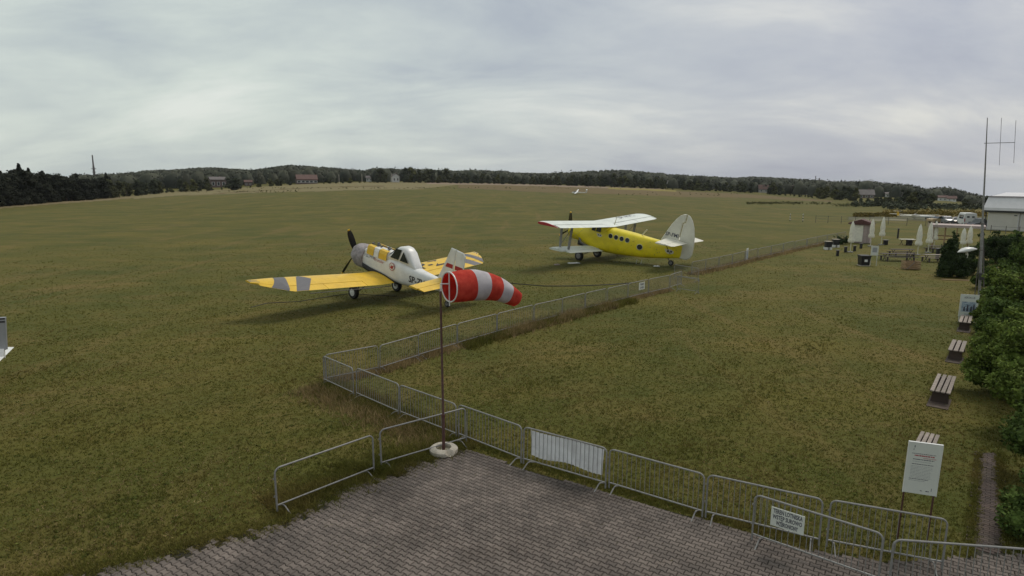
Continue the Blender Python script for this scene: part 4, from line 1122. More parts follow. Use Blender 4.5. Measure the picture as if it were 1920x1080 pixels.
def conifer_mesh(seed, h, w, nleaf, lsize, m):
    rg = np.random.default_rng(seed); n = nleaf
    u = rg.random(n) ** .75; z = h * (.12 + .88 * u); tier = (0.78 + .22 * np.abs(np.sin(u * 26 + 1)))
    r = w / 2 * (1 - u) ** .85 * tier * (.35 + .65 * rg.random(n) ** .4); a = rg.random(n) * 6.28
    r *= 1 + .22 * np.sin(3 * a + u * 9)
    p = np.stack([r * np.cos(a), r * np.sin(a), z - r * .18], 1)
    out = np.stack([np.cos(a), np.sin(a), -.35 + 0 * a], 1)
    b = np.cross(out, rg.normal(size=(n, 3))); b /= np.linalg.norm(b, axis=1)[:, None]
    s = lsize * (.6 + .8 * rg.random((n, 1)))
    V = np.stack([p - out * s * .5, p + b * s * .3, p + out * s * .5, p - b * s * .3], 1).reshape(-1, 3)
    me = quads_mesh('crown_needles', V, m)
    mb = MB(); lathe(mb, [(w * .26, h * .16), (w * .22, h * .35), (w * .13, h * .62), (w * .03, h * .9)], 7)
    bm = bmesh.new(); bm.from_mesh(me); m2 = bpy.data.meshes.new('x'); m2.from_pydata(mb.v, [], mb.f); bm.from_mesh(m2); bm.to_mesh(me); bm.free()
    tb = MB(); tb.tube([(0, 0, -.5), (0, 0, h * .9)], [h * .018, h * .004], 6)
    return me, tb.mesh('trunk_wood', MT['bark'], True)
KIND = {'dark': [conifer_mesh(1, 10, 5.2, 1000, .75, MT['needle'])] + [broadleaf_mesh(s, 10, 8.0, 1200, .6, MT['needle'], .04) for s in (4, 5, 6)],
        'A': [broadleaf_mesh(s, 10, 8.5, 1000, .75, MT['leafA'], .06) for s in (11, 12, 13)],
        'B': [broadleaf_mesh(s, 10, 8.0, 1000, .75, MT['leafB'], .06) for s in (21, 22, 23)],
        'C': [broadleaf_mesh(s, 10, 9.0, 1000, .75, MT['leafC'], .04) for s in (31, 32)]}
def column_mesh(seed, h, w, nleaf, lsize, m):
    rg = np.random.default_rng(seed); cs, rr = [], []
    for i in range(26):
        u = i / 25; q = w / 2 * .45 * rg.random(); a = rg.random() * 6.28; r = w * .34 * (1 - u ** 2.2 * .75)
        cs.append((q * math.cos(a), q * math.sin(a), h * (.08 + .86 * u))); rr.append(max(r, .12))
    V = leaf_quads(cs, rr, nleaf, lsize, rg, 1.25, .5); V[:, 2] = np.maximum(V[:, 2], .02)
    me = quads_mesh('crown_needles', V, m); mb = MB()
    for c, r in zip(cs, rr): blob(mb, c, r * .7, rg)
    bm = bmesh.new(); bm.from_mesh(me); m2 = bpy.data.meshes.new('x'); m2.from_pydata(mb.v, [], mb.f); bm.from_mesh(m2); bm.to_mesh(me); bm.free()
    tb = MB(); tb.tube([(0, 0, -.3), (0, 0, h * .8)], [.07, .02], 6); return me, tb.mesh('trunk_wood', MT['bark'], True)
def tree(kind, x, y, h, label, group, wide=1.0, name='tree', crown='crown', rg=rng):
    cm, tm = KIND[kind][rg.integers(0, len(KIND[kind]))]
    s = h / 10
    t = thing(name, label, 'tree', (x, y, gz(x, y) - .1), rg.random() * 6.28, group, (s * wide, s * wide, s))
    link(crown, cm, t); link('trunk', tm, t); return t
# dark wood on the left
SK = lambda p: np.interp(p, [-200, 0, 30, 45, 60, 75, 100, 110, 125, 140, 160, 185, 200, 215, 250, 275, 330, 400, 450, 480, 550, 600, 650, 690, 705, 720, 760, 800, 815, 835, 850, 890, 950, 958, 1010, 1030, 1040, 1060, 1150, 1190, 1230, 1290, 1370, 1400, 1440, 1530, 1545, 1590, 1612, 1630, 1650, 1700, 1720, 1760, 1790, 1810, 1850, 1930, 2200],
                         [322, 318, 318, 309, 318, 314, 322, 324, 322, 327, 329, 330, 326, 328, 325, 322, 320, 316, 319, 321, 311, 314, 318, 321, 314, 310, 310, 312, 316, 314, 321, 317, 319, 324, 324, 326, 321, 320, 317, 319, 323, 329, 334, 331, 333, 338, 341, 341, 333, 339, 343, 348, 353, 350, 355, 360, 365, 369, 375])
def htop(p, base, ypx):
    """height so that a tree standing at base reaches picture row ypx"""
    d = math.hypot(base.x, base.y)
    r_ = ray(p, ypx); return CAM_H + r_.z / math.hypot(r_.x, r_.y) * d - base.z
ntree = 0
SIDE = lambda p: ('left' if p < 60 else 'middle' if p < 130 else 'right')
for i, p in enumerate(np.linspace(-150, 205, 40)):
    for k in range(2):
        pp_ = p + rng.uniform(-4, 4); b = at(pp_, float(edge_py(pp_)) - .6)
        d = b.normalized(); back = k * 12 + rng.uniform(0, 6); x, y = b.x + d.x * back, b.y + d.y * back
        h = htop(pp_, Vector((x, y, gz(x, y))), float(SK(pp_))) * (rng.uniform(.86, 1.0) if k else rng.uniform(.72, .95))
        if h < 2: continue
        q_ = ('left of the two pointed firs' if pp_ < 46 else 'right of the two pointed firs' if pp_ < 130 else 'by the transmitter mast'); rk_ = 'tall dark tree at the back of the wood, ' if k else 'lower dark tree fronting the wood, '; tree('dark', x, y, h, rk_ + q_, 'trees of the dark wood, ' + ('back, ' if k else 'front, ') + q_, 1.15)
        ntree += 1
# spires of the two tall firs on the skyline
for p in (44, 61, 148, 203):
    b = at(p, float(edge_py(p)) - 1.2); d = b.normalized(); x, y = b.x + d.x * 22, b.y + d.y * 22
    h = htop(p, Vector((x, y, gz(x, y))), float(SK(p)) - 2)
    cm, tm = KIND['dark'][0]; s = h / 10
    lb = {44: 'taller pointed fir, left of the two that rise above the dark wood', 61: 'pointed fir, right of the two that rise above the dark wood', 148: 'pointed fir at the right end of the dark wood, left of the mast', 203: 'small pointed fir just right of the mast'}[p]
    t = thing('fir_tree', lb, 'fir tree', (x, y, gz(x, y)), 0, None, (s * .8, s * .8, s)); link('crown', cm, t); link('trunk', tm, t)
HOUSEPX = [(313, 9, 352), (408, 13, 352), (440, 12, 348), (466, 8, 349), (573, 22, 346), (598, 12, 343), (692, 7, 341), (741, 9, 342), (1258, 9, 353), (1430, 9, 362), (1482, 15, 364), (1512, 8, 366), (1622, 13, 372), (1645, 14, 370), (1672, 16, 370), (1766, 8, 381), (1783, 8, 382), (1824, 6, 386)]
# belt of trees along the far edge of the field
for i, p in enumerate(np.linspace(208, 2260, 160)):
    for k in range(2 if 690 < p < 1700 else 1):
        pp_ = p + rng.uniform(-5, 5); base_y = float(edge_py(pp_)) - .5
        b = at(pp_, base_y); d = b.normalized(); back = k * 14 + rng.uniform(0, 10)
        x, y = b.x + d.x * back, b.y + d.y * back
        full = base_y - float(SK(pp_)); frac = (rng.uniform(.50, .72) if k == 0 else rng.uniform(.60, .85))
        if 700 < pp_ < 860 and k == 1: frac = rng.uniform(.86, 1.0)
        if pp_ > 1600: frac = rng.uniform(.6, .98)
        if pp_ < 300: frac = rng.uniform(.6, .95)
        if 460 < pp_ < 690: frac = rng.uniform(.22, .5)
        h = htop(pp_, Vector((x, y, gz(x, y))), base_y - full * frac)
        for hx, hw_, hy_ in HOUSEPX:
            if abs(pp_ - hx) < hw_ + 4: h = min(h, htop(pp_, Vector((x, y, gz(x, y))), hy_ - 1.5))
        if h < 1.0: continue
        kd = rng.choice(['A', 'B', 'C'], p=[.45, .4, .15])
        nm = {'A': 'olive green', 'B': 'dull green', 'C': 'yellowish green'}[kd]
        zone = [z_ for lim, z_ in ((310, 'between the mast and the first far house'), (410, 'left of the two-tone house'), (560, 'between the two-tone and red-roofed houses'), (690, 'right of the red-roofed house'), (860, 'near the narrow white house'), (1030, 'above the windsock and field centre'), (1110, 'behind the lone far glider'), (1260, 'above the yellow biplane'), (1440, 'right of the many-windowed house'), (1610, 'above the far weed strip'), (1740, 'near the white row of houses'), (1850, 'left of the hangar roof'), (9999, 'beyond the hangar')) if pp_ < lim][0]
        zone = ('front, ' if k == 0 else 'back, ') + zone
        tree(kd, x, y, h, nm + ' tree of the far belt, ' + zone, 'trees of the far belt, ' + nm + ', ' + zone, 1.2 if h < 6 else .95)
        ntree += 1
print('trees', ntree)
# far wooded hills: one mass of crowns nobody could count
VX, FX = [], []
rgf = np.random.default_rng(5)
cnt = 0
base_ring = [(0.5 + 0.0, 0, 0)]
def crown_unit(rg):
    n = 8; V = [(0, 0, 1.0)]; F = []
    for lv, (r, z) in enumerate(((.55, .82), (.95, .45), (.9, .05))):
        for k in range(n):
            a = 2 * math.pi * (k + .5 * lv) / n; q = r * (1 + rg.normal(0, .16))
            V.append((q * math.cos(a), q * math.sin(a), z * (1 + rg.normal(0, .12))))
    for k in range(n): F.append((0, 1 + k, 1 + (k + 1) % n))
    for lv in range(2):
        for k in range(n):
            a = 1 + lv * n + k; b_ = 1 + lv * n + (k + 1) % n; F += [(a, a + n, b_), (b_, a + n, b_ + n)]
    return np.array(V), np.array(F)
units = [crown_unit(rgf) for _ in range(7)]
rings = np.concatenate([np.arange(480, 900, 22), np.arange(900, 1600, 34)])
for r in rings:
    n = int(1.45 * r / (7.5 if r < 900 else 11)); az = np.linspace(R(-44), R(43), n) + rgf.normal(0, .002, n)
    for a in az:
        rr = r + rgf.uniform(-12, 12); x, y = rr * math.sin(a), rr * math.cos(a)
        px_ = 960 + FPX * math.tan(a)
        if px_ < 150 or px_ > 2500: continue
        b0 = at(px_, float(edge_py(px_)))
        if rr < math.hypot(b0.x, b0.y) + 40: continue
        if rr < 900 and math.sin(x * .013 + 2) * math.sin(y * .017) > .42 + rgf.normal(0, .1): continue
        z = gz(x, y); V, F = units[rgf.integers(0, 7)]
        hmax = CAM_H + (-(float(SK(px_)) - 343.5 - (px_ - 960) * .0061) / FPX) * rr * 1.0 - z
        h = min(rgf.uniform(7, 12), max(hmax * rgf.uniform(.9, 1.03), 2.0)); w = h * rgf.uniform(.45, .7)
        VX.append(V * [w * .9, w * .9, h * .96] + [x, y, z - .3]); FX.append(F + cnt); cnt += len(V)
        if rr < 900:
            Q = leaf_quads([(x, y, z + h * .55)], np.array([[w * 1.02, w * 1.02, h * .5]]), 26, 1.5, rgf, 1, .85)
            nq = len(Q) // 4; VX.append(Q); q0 = cnt + 4 * np.arange(nq)[:, None]
            FX.append(np.vstack([q0 + [0, 1, 2], q0 + [0, 2, 3]])); cnt += len(Q)
me = fastmesh('far_woodland', np.vstack(VX), np.vstack(FX), MT['hill'], False)
tag(link('far_woodland', me), 'wooded hills beyond the field, one dark green mass on the horizon', 'woodland', None, 'stuff')
print('woodland tris', len(me.polygons))

# ------------------------------------------------------------------ FAR HOUSES
def house(px, py, wpx, hpx, label, wall='renderwall', roof='tileroof', rz=0.0, back=0, rooff=.42, nwin=3, depth=.8, gable=False):
    b = at(px, py); d = b.normalized(); x, y = b.x + d.x * back, b.y + d.y * back; D = math.hypot(x, y)
    W = wpx * D / FPX; z0 = gz(x, y)
    Z1 = htop(px, Vector((x, y, z0)), py - hpx); H = max(Z1, 3); T = W * depth
    t = thing('house', label, 'house', (x, y, z0), math.atan2(-x, y) + rz)
    hw = H * (1 - rooff)
    mb = MB(); mb.box(-W / 2, W / 2, -T / 2, T / 2, -3, hw)
    if gable: mb.prism([(-W / 2, hw), (W / 2, hw), (0, H)], -T / 2 + .05, T / 2 - .05, Matrix(((1, 0, 0, 0), (0, 0, 1, 0), (0, 1, 0, 0), (0, 0, 0, 1))))
    else: mb.prism([(-T / 2, hw), (T / 2, hw), (0, H)], -W / 2 + .05, W / 2 - .05, Matrix(((0, 0, 1, 0), (1, 0, 0, 0), (0, 1, 0, 0), (0, 0, 0, 1))))
    mb.build('wall', MT[wall], t)
    mb = MB(); e = .5; s = (H - hw) / ((W if gable else T) / 2)
    for sg in (1, -1):
        L = (T if gable else W) / 2 + .4; q = (W if gable else T) / 2 + e
        pts = [(sg * q, hw - e * s), (0, H), (0, H + .25), (sg * q, hw - e * s + .25)]
        M_ = Matrix(((1, 0, 0, 0), (0, 0, 1, 0), (0, 1, 0, 0), (0, 0, 0, 1))) if gable else Matrix(((0, 0, 1, 0), (1, 0, 0, 0), (0, 1, 0, 0), (0, 0, 0, 1)))
        mb.prism(pts if sg > 0 else pts[::-1], -L, L, M_)
    rf = mb.build('roof', MT[roof], t)
    mb = MB(); mb.box(W * .15, W * .15 + .7, .1, .8, hw, H + .9); mb.build('chimney', MT['brickwall'], rf)
    wz = .25 * hw
    for k in range(nwin):
        cx = -W / 2 + W * (k + .5) / nwin
        mb = MB(); mb.box(cx - W * .09, cx + W * .09, -T / 2 - .06, -T / 2 + .05, wz, wz + hw * .45); w_ = mb.build('window', MT['whitewall'], t)
        mb = MB(); mb.box(cx - W * .07, cx + W * .07, -T / 2 - .10, -T / 2 - .065, wz + .15, wz + hw * .45 - .15); mb.build('pane', MT['glass'], w_)
    return t
house(313, 352, 16, 16, 'small pale far house half hidden among trees, right of the mast', 'renderwall', 'tileroof', .3, 12, nwin=2)
house(408, 352, 24, 20, 'far two-tone house left of the round dark bush, flat pale upper part', 'brickwall', 'greyroof', .2, 8, .25)
house(440, 348, 26, 12, 'long low brownish far house just right of the two-tone house', 'brickwall', 'tileroof', -.1, 25, .4, 4)
house(466, 349, 12, 11, 'small pinkish far house right of the long brownish one', 'brickwall', 'tileroof', 0, 4, .3, 2)
house(575, 345, 34, 17, 'far dark house with a red roof and bright windows at the field edge', 'brickwall', 'tileroof', .1, 6, .5, 5)
house(598, 343, 20, 16, 'far house with a white gable behind the red-roofed house', 'whitewall', 'greyroof', -.3, 30, .4, 2, gable=True)
house(692, 341, 10, 11, 'small white far house left of the hill of tall trees', 'whitewall', 'greyroof', 0, 10, .3, 2)
house(741, 342, 13, 16, 'narrow white far house below the hill of tall trees', 'whitewall', 'greyroof', .3, 8, .3, 2, gable=True)
house(1258, 353, 13, 14, 'white far house with many windows above the middle of the tree belt', 'whitewall', 'greyroof', .2, 14, .3, 3)
house(1430, 362, 15, 15, 'far house with pinkish roof, left of the long reddish roof', 'renderwall', 'tileroof', .2, 18, .5, 2)
house(1482, 364, 26, 16, 'far house with a long reddish roof right of the field\'s middle', 'brickwall', 'tileroof', -.1, 22, .5, 3)
house(1512, 366, 12, 12, 'small grey far house right of the long reddish roof', 'whitewall', 'greyroof', .2, 14, .4, 2)
house(1622, 372, 22, 16, 'far house with a mauve grey roof left of the white terrace', 'brickwall', 'greyroof', .2, 10, .55, 3)
for i, p in enumerate((1638, 1655, 1668, 1681)):
    house(p, 369 + i * .5, 13 if i else 8, 9, ['low white far house, first on the left of the white row', 'low white far house, second of the white row', 'low white far house, third of the white row', 'low white far house at the right end of the white row'][i], 'whitewall', 'greyroof', .1, 1, .25, 2)
house(1766, 381, 11, 9, 'small white far house left of the hangar, first of three', 'whitewall', 'tileroof', .1, 90, .3, 2)
house(1783, 382, 11, 8, 'small white far house left of the hangar, with reddish roof', 'whitewall', 'tileroof', .1, 90, .4, 2)
house(1824, 386, 8, 9, 'small grey far house just left of the antenna mast', 'renderwall', 'greyroof', .1, 90, .4, 2)
def chimney_stack(px, pyb, pyt, w, label, name='chimney_stack', cat='chimney'):
    b = at(px, pyb); d = b.normalized(); x, y = b.x + d.x * 60, b.y + d.y * 60; z = gz(x, y)
    h = htop(px, Vector((x, y, z)), pyt); t = thing(name, label, cat, (x, y, z))
    mb = MB(); mb.tube([(0, 0, 0), (0, 0, h)], [w, w * .7], 10); mb.build('shaft', MT['greyroof'], t, True)
    mb = MB(); lathe(mb, [(w * .7, h - 1.2), (w * .95, h - 1), (w * .95, h), (w * .7, h)], 10); mb.build('rim', MT['brickwall'], t)
chimney_stack(1527, 360, 330, .45, 'thin dark chimney on the skyline right of the hills')
chimney_stack(1534, 360, 334, .7, 'shorter thicker chimney on the skyline beside the thin one')
# transmitter mast on the left skyline
a_ = math.atan((188 - 960) / FPX); x, y = 900 * math.sin(a_), 900 * math.cos(a_); z = gz(x, y); h = htop(188, Vector((x, y, z)), 291)
t = thing('transmitter_mast', 'tall slender transmitter mast above the trees at the left', 'mast', (x, y, z))
mb = MB(); mb.tube([(0, 0, 0), (0, 0, h * .62)], [1.5, 1.0], 8); mb.build('tower', MT['greyroof'], t, True)
mb = MB(); mb.tube([(0, 0, h * .62), (0, 0, h)], [.85, .6], 8); mb.build('spire', MT['greyroof'], t, True)
hp = htop(188, Vector((x, y, z)), 315)
mb = MB(); lathe(mb, [(.5, hp - 1.5), (2.6, hp - 1.2), (2.6, hp - .6), (.5, hp - .3)], 10); lathe(mb, [(.5, hp - 5.5), (2.0, hp - 5.2), (2.0, hp - 4.6), (.5, hp - 4.3)], 10); mb.build('platform', MT['greyroof'], t)
# poles in front of the belt
for p, yb, yt, lb in ((636, 342, 327, 'thin pale pole at the far field edge, left of two'), (679, 341, 326, 'thin pale pole at the far field edge, right of two'), (735, 341, 325, 'pale pole beside the narrow white far house')):
    b = at(p, yb + 1.5); h = htop(p, b, yt); t = thing('utility_pole', lb, 'pole', b)
    mb = MB(); mb.tube([(0, 0, 0), (0, 0, h)], [.22, .16], 6); mb.build('post', MT['conc'], t)
    mb = MB(); mb.tube([(-.9, 0, h - .6), (.9, 0, h - .6)], .09, 5); mb.build('crossarm', MT['steel_d'], t)
# ------------------------------------------------------------------ scrub strips beyond the field
def scrub(name, cells, n, hh, m, label, size=.35, cat='weeds'):
    """cells: list of (px0,px1,py0,py1) map areas"""
    Vs = []
    rg = np.random.default_rng(len(label))
    for k in range(n):
        px0, px1, py0, py1 = cells[k % len(cells)]
        b = at(rg.uniform(px0, px1), rg.uniform(py0, py1))
        hgt = hh * rg.uniform(.4, 1.2)
        V = leaf_quads([(b.x, b.y, b.z + hgt * .45)], [hgt * .62], 16, size * max(.5, hgt), rg, .8, .2); Vs.append(V)
    me = quads_mesh(name, np.vstack(Vs), m)
    return tag(link(name, me), label, cat, None, 'stuff')
scrub('weed_strip', [(1400, 1560, 380, 384), (1560, 1660, 383, 388), (1400, 1500, 381, 382)], 420, .75, MT['leafC'], 'low ragged green weeds across the right of the field', .4)
scrub('yellow_scrub', [(1655, 1850, 395, 408), (1655, 1850, 398, 406), (1600, 1700, 403, 407)], 900, .8, MT['scrub'], 'yellowing goldenrod scrub beyond the parked vehicles', .4)
scrub('bush_line', [(1660, 1850, 388, 394), (1600, 1700, 384, 388)], 260, 1.7, MT['leafB'], 'dark low bushes between the yellow scrub and the far trees', .5)
scrub('field_edge_weeds', [(450, 800, 352, 354), (330, 560, 357, 361), (1150, 1560, 361, 367), (780, 1250, 351, 354)], 260, .5, MT['leafC'], 'dry brown weeds along the far edge of the field', .6)
# round dark bush by the far houses, single bush
b = at(435, 356.5); t = tree('B', b.x, b.y, 7.5, 'broad dark bush in front of the long brownish far house', None, 1.9)

# ------------------------------------------------------------------ FAR GLIDERS
def glider(x, y, rz, label, s=1.0, m='white', fin='white', bank=.05, name='glider'):
    t = thing(name, label, 'glider', (x, y, gz(x, y)), 0)
    Bm = Matrix.Rotation(rz, 4, 'Z') @ Matrix.Translation((0, 0, .75)) @ Matrix.Rotation(bank, 4, 'X') @ Matrix.Scale(s, 4)
    mb = MB(); mb.loft([superring(-1.4, .2, .15, -.1, 12, 2.2), superring(-.9, .55, .4, -.35, 12, 2.4), superring(.3, .62, .5, -.4, 12, 2.4), superring(1.6, .36, .3, -.1, 12, 2.2), superring(5.2, .16, .2, .02, 12, 2.2)]); mb.build('fuselage', MT[m], t, True)
    mb = MB(); mb.loft([superring(-.7, .3, .44, .3, 12, 2.2), superring(-.1, .5, .68, .3, 12, 2.2), superring(.6, .3, .52, .3, 12, 2.2)]); mb.build('canopy', MT['glass'], t, True)
    W_ = Wing(lambda y: .35 + .02 * abs(y), lambda y: .95 - .07 * abs(y), lambda y: .32 + .03 * abs(y), .13, .02)
    for sg in (1, -1): W_.piece(sg * .02, sg * 7.5, 0, 1, 8).build('wing', MT[m], t, True)
    slab_xz([(4.6, .15), (5.3, .15), (5.45, 1.35), (4.95, 1.35)], .05).build('fin', MT[fin], t)
    W2 = Wing(lambda y: 4.95, lambda y: .5, lambda y: 1.33, .09, 0)
    for sg in (1, -1): W2.piece(sg * .02, sg * 1.3, 0, 1, 3).build('tailplane', MT[m], t, True)
    wheel(t, .2, 0, -.42, .2, .12)
    bake(t, Bm); return t
b = at(1078, 364.5); glider(b.x, b.y, R(-12), 'white glider with one wing raised, alone on the far side of the field', 1.0, bank=.12)
b = at(1716, 412); glider(b.x, b.y, R(190), 'glider with upright yellow tail fin beyond the parasols', .9, 'cream', 'yellow', .03)
b = at(1735, 411.5); t = thing('trailer', 'long low white glider trailer beside the yellow tail fin', 'trailer', b, R(-8))
mb = MB(); mb.loft([superring(-2.6, .7, .7, .45, 12, 4), superring(-2.2, .9, .95, .4, 12, 4), superring(2.2, .8, .85, .45, 12, 4), superring(2.6, .4, .7, .5, 12, 4)]); mb.build('body', MT['white'], t, True)
for sg in (1, -1): wheel(t, .5, sg * .6, .3, .3, .2)

# ------------------------------------------------------------------ HANGAR
hb0, hb1 = at(1848, 431), at(2120, 446)
dirh = (hb1 - hb0); dirh.z = 0; LH = dirh.length; dh = dirh.normalized()
hp0 = hb0; Dh = math.hypot(hb0.x, hb0.y)
htot = htop(1850, Vector((hb0.x, hb0.y, 0)), 368); heave = htop(1850, Vector((hb0.x, hb0.y, 0)), 392)
t = thing('hangar', 'long pale metal hangar with sliding doors at the right edge', 'hangar', hb0, math.atan2(dh.y, dh.x))
mb = MB(); mb.box(0, LH, .25, 18, 0, heave - .1); mb.build('wall', MT['hangar'], t)
nd = 4; dw = LH / nd
for k in range(nd):
    mb = MB(); x0, x1 = k * dw + .10, (k + 1) * dw - .10; off = .10 if k % 2 else 0
    mb.box(x0, x1, off, .22 + off * .0, .06, heave - .45); d_ = mb.build('sliding_door', MT['hangar'], t)
    mb = MB()
    nr = 34
    for i in range(nr):
        xx = x0 + (x1 - x0) * (i + .5) / nr; mb.box(xx - .02, xx + .02, off - .025, off - .002, .10, heave - .5)
    o = mb.build('door_ribs', MT['hangar'], d_); o['kind'] = 'stuff'
    mb = MB(); mb.box(x0, x0 + .12, off - .05, off - .004, .06, heave - .45); mb.box(x1 - .12, x1, off - .05, off - .004, .06, heave - .45); mb.build('door_frame', MT['hangarroof'], d_)
    mb = MB(); mb.box(x1 - .7, x1 - .3, off - .10, off - .03, 2.6, 2.75); mb.build('door_handle', MT['darkgrey'], d_)
mb = MB(); mb.box(-.4, LH, -.45, .6, heave - .42, heave - .12); mb.build('door_track', MT['darkgrey'], t)
mb = MB()
secs = []
for x in (-.6, LH): secs.append([Vector((x, -.6, heave - .1)), Vector((x, -.5, heave + .35)), Vector((x, 1.2, htot - .05)), Vector((x, 9, htot + .7)), Vector((x, 18.5, heave)), Vector((x, 18.5, heave - .3))])
mb.loft(secs); rf = mb.build('roof', MT['hangarroof'], t)
mb = MB()
for i in range(60):
    x = i * LH / 60; mb.box(x - .02, x + .02, -.56, 1.1, -.03, .01, Matrix.Translation((0, 0, 0)))
mb = MB(); mb.box(-.6, LH, 1.0, 1.3, htot - .02, htot + .12); mb.build('ridge_flashing', MT['greyroof'], rf)
mb = MB(); mb.tube([(-.3, -.3, heave - .2), (-.25, .1, heave - .8), (-.25, .1, 0)], .09, 6); mb.build('downpipe', MT['darkgrey'], t)
# ------------------------------------------------------------------ VEHICLES
def car(px, py, rz, label, paint, L=4.3, W=1.75, H=1.45, pickup=False, ly=False):
    b = at(px, py); t = thing('parked_car', label, 'car', b, rz)
    def prof(pts, w0, w1):
        mb = MB(); secs = []
        for y_, k in ((-W / 2, .94), (-W / 2 + .06, 1), (W / 2 - .06, 1), (W / 2, .94)):
            secs.append([Vector((x * (k if abs(x) > L * .4 else 1), y_, z)) for x, z in pts])
        mb.loft(secs); return mb
    prof([(-L / 2, .35), (-L / 2, .75), (-L * .44, .88), (-L * .2, .93), (L * .47, .93), (L / 2, .8), (L / 2, .35), (L * .4, .25), (-L * .4, .25)], 1, 1).build('body', MT[paint], t, False)
    mb = MB(); g = [(-L * .24, .92), (-L * .08, H - .05), (L * .10 if pickup else L * .30, H - .03), (L * .20 if pickup else L * .44, .92)]
    mb.loft([[Vector((x, y_ * (1 if z < 1 else .84), z)) for x, z in g] for y_ in (-W * .46, W * .46)]); gh = mb.build('glasshouse', MT['glass'], t)
    mb = MB(); mb.loft([[Vector((x, y_, z)) for x, z in ((-L * .09, H - .06), (-L * .05, H), (L * (.08 if pickup else .28), H), (L * (.11 if pickup else .31), H - .06))] for y_ in (-W * .39, W * .39)]); mb.build('roof', MT[paint], gh)
    for sx in (-1, 1):
        for sy in (-1, 1): wheel(t, sx * L * .31, sy * (W / 2 - .1), .32, .32, .2, 'steel')
        mb = MB(); mb.box(sx * L / 2 - .03, sx * L / 2 + .03, -W * .42, -W * .26, .58, .75); mb.build('headlight' if sx < 0 else 'tail_light', MT['lamp'], t)
        mb = MB(); mb.box(sx * L / 2 - .03, sx * L / 2 + .03, W * .26, W * .42, .58, .75); mb.build('headlight' if sx < 0 else 'tail_light', MT['lamp'], t)
    return t
car(1760, 418, R(5), 'beige parked car, leftmost of the vehicles by the yellow scrub', 'tancar')
car(1774, 419, R(80), 'silver parked car between the beige car and the dark car', 'silver')
car(1795, 421, R(60), 'dark parked car just left of the white van', 'darkcar')
car(1836, 427, R(15), 'dark pickup parked between the white van and the hangar', 'darkcar', 4.8, 1.85, 1.7, True)
b = at(1818, 425); t = thing('parked_van', 'boxy white van seen from behind, left of the antenna mast', 'van', b, math.atan2(-b.x, b.y) + R(14))
mb = MB(); mb.loft([[Vector((x, y_, z)) for x, z in ((-1.0, .4), (-1.03, 1.2), (-.92, 2.35), (-.8, 2.5), (.8, 2.5), (.92, 2.35), (1.03, 1.2), (1.0, .4))] for y_ in (0, 3.6, 4.0)] + [[Vector((x * .95, 5.4, z * .5 + .2)) for x, z in ((-1.0, .4), (-1.03, 1.2), (-.92, 2.2), (-.8, 2.3), (.8, 2.3), (.92, 2.2), (1.03, 1.2), (1.0, .4))]]); mb.build('body', MT['whitewall'], t)
mb = MB(); mb.box(-.6, -.2, -.03, -.005, 1.65, 1.95); mb.build('rear_window', MT['glass'], t)
mb = MB(); mb.box(.2, .6, -.03, -.005, 1.65, 1.95); mb.build('rear_window', MT['glass'], t)
mb = MB(); mb.box(-.3, .3, -.03, -.005, .75, .9); mb.build('number_plate', MT['black'], t)
mb = MB(); mb.box(-1.0, 1.0, -.12, -.005, .38, .55); mb.build('bumper', MT['darkgrey'], t)
for sx in (-1, 1):
    mb = MB(); mb.box(sx * .9 - .07, sx * .9 + .07, -.03, -.005, .9, 1.5); mb.build('tail_light', MT['red'], t)
    mb = MB(); mb.box(sx * 1.03 - .02, sx * 1.03 + .02, .6, 3.4, 1.4, 2.1); mb.build('side_window', MT['glass'], t)
    for y_ in (.9, 4.2):
        mb = MB(); lathe(mb, [(.001, -.1), (.34, -.1), (.34, .1), (.001, .1)], 14, (sx * .92, y_, .34), 'x'); mb.build('wheel', MT['rubber'], t)

# ------------------------------------------------------------------ PICNIC GARDEN
def parasol(px, py, ytop, label, tilt=(0, 0)):
    b = at(px, py); H = htop(px, b, ytop)
    t = thing('parasol', label, 'parasol', b); t.rotation_euler = (tilt[0], tilt[1], rng.random() * 6)
    mb = MB(); mb.tube([(0, 0, .05), (0, 0, H - .1)], .035, 7); mb.build('pole', MT['cream'], t, True)
    mb = MB(); mb.box(-.34, .34, -.10, .10, .0, .09); mb.box(-.10, .10, -.34, .34, .003, .093); mb.build('base', MT['steel'], t)
    mb = MB(); secs = []
    z0 = H * .32
    for u, r in ((0, .17), (.06, .23), (.16, .22), (.24, .16), (.45, .20), (.7, .16), (.9, .10), (1, .03)):
        ring = []
        for k in range(24):
            a = 2 * math.pi * k / 24; q = 1.28 * r * (1 + .24 * math.cos(8 * a + u * 2) * (1 - u * .5))
            ring.append((q * math.cos(a), q * math.sin(a), z0 + (H - z0) * u))
        secs.append(ring)
    mb.loft(secs); cn = mb.build('closed_canopy', MT['parasol'], t, True)
    mb = MB(); zz = z0 + (H - z0) * .24; mb.tube([(.225 * math.cos(a), .225 * math.sin(a), zz) for a in np.linspace(0, 6.283, 13)], .015, 4, False); mb.build('strap', MT['cream'], cn)
    mb = MB(); lathe(mb, [(.001, H), (.03, H), (.03, H + .05), (.001, H + .07)], 8); mb.build('finial', MT['cream'], t)
    return t
parasol(1594, 473, 415, 'closed ivory parasol left of the kiosk, leftmost of all')
parasol(1632, 462, 411, 'closed ivory parasol at the right corner of the kiosk')
parasol(1652, 459, 407, 'closed ivory parasol right of the kiosk, standing by itself')
parasol(1720, 478, 421, 'closed ivory parasol behind the wooden crate and long table')
parasol(1740, 474, 417, 'closed ivory parasol left of the pale-roofed shelter')
parasol(1750.5, 466, 415, 'closed ivory parasol close behind another, by the shelter\'s left end')
parasol(1803, 472, 428, 'closed ivory parasol under the right part of the shelter, left of two')
parasol(1815, 472, 424, 'closed ivory parasol beside the antenna mast, right of two')
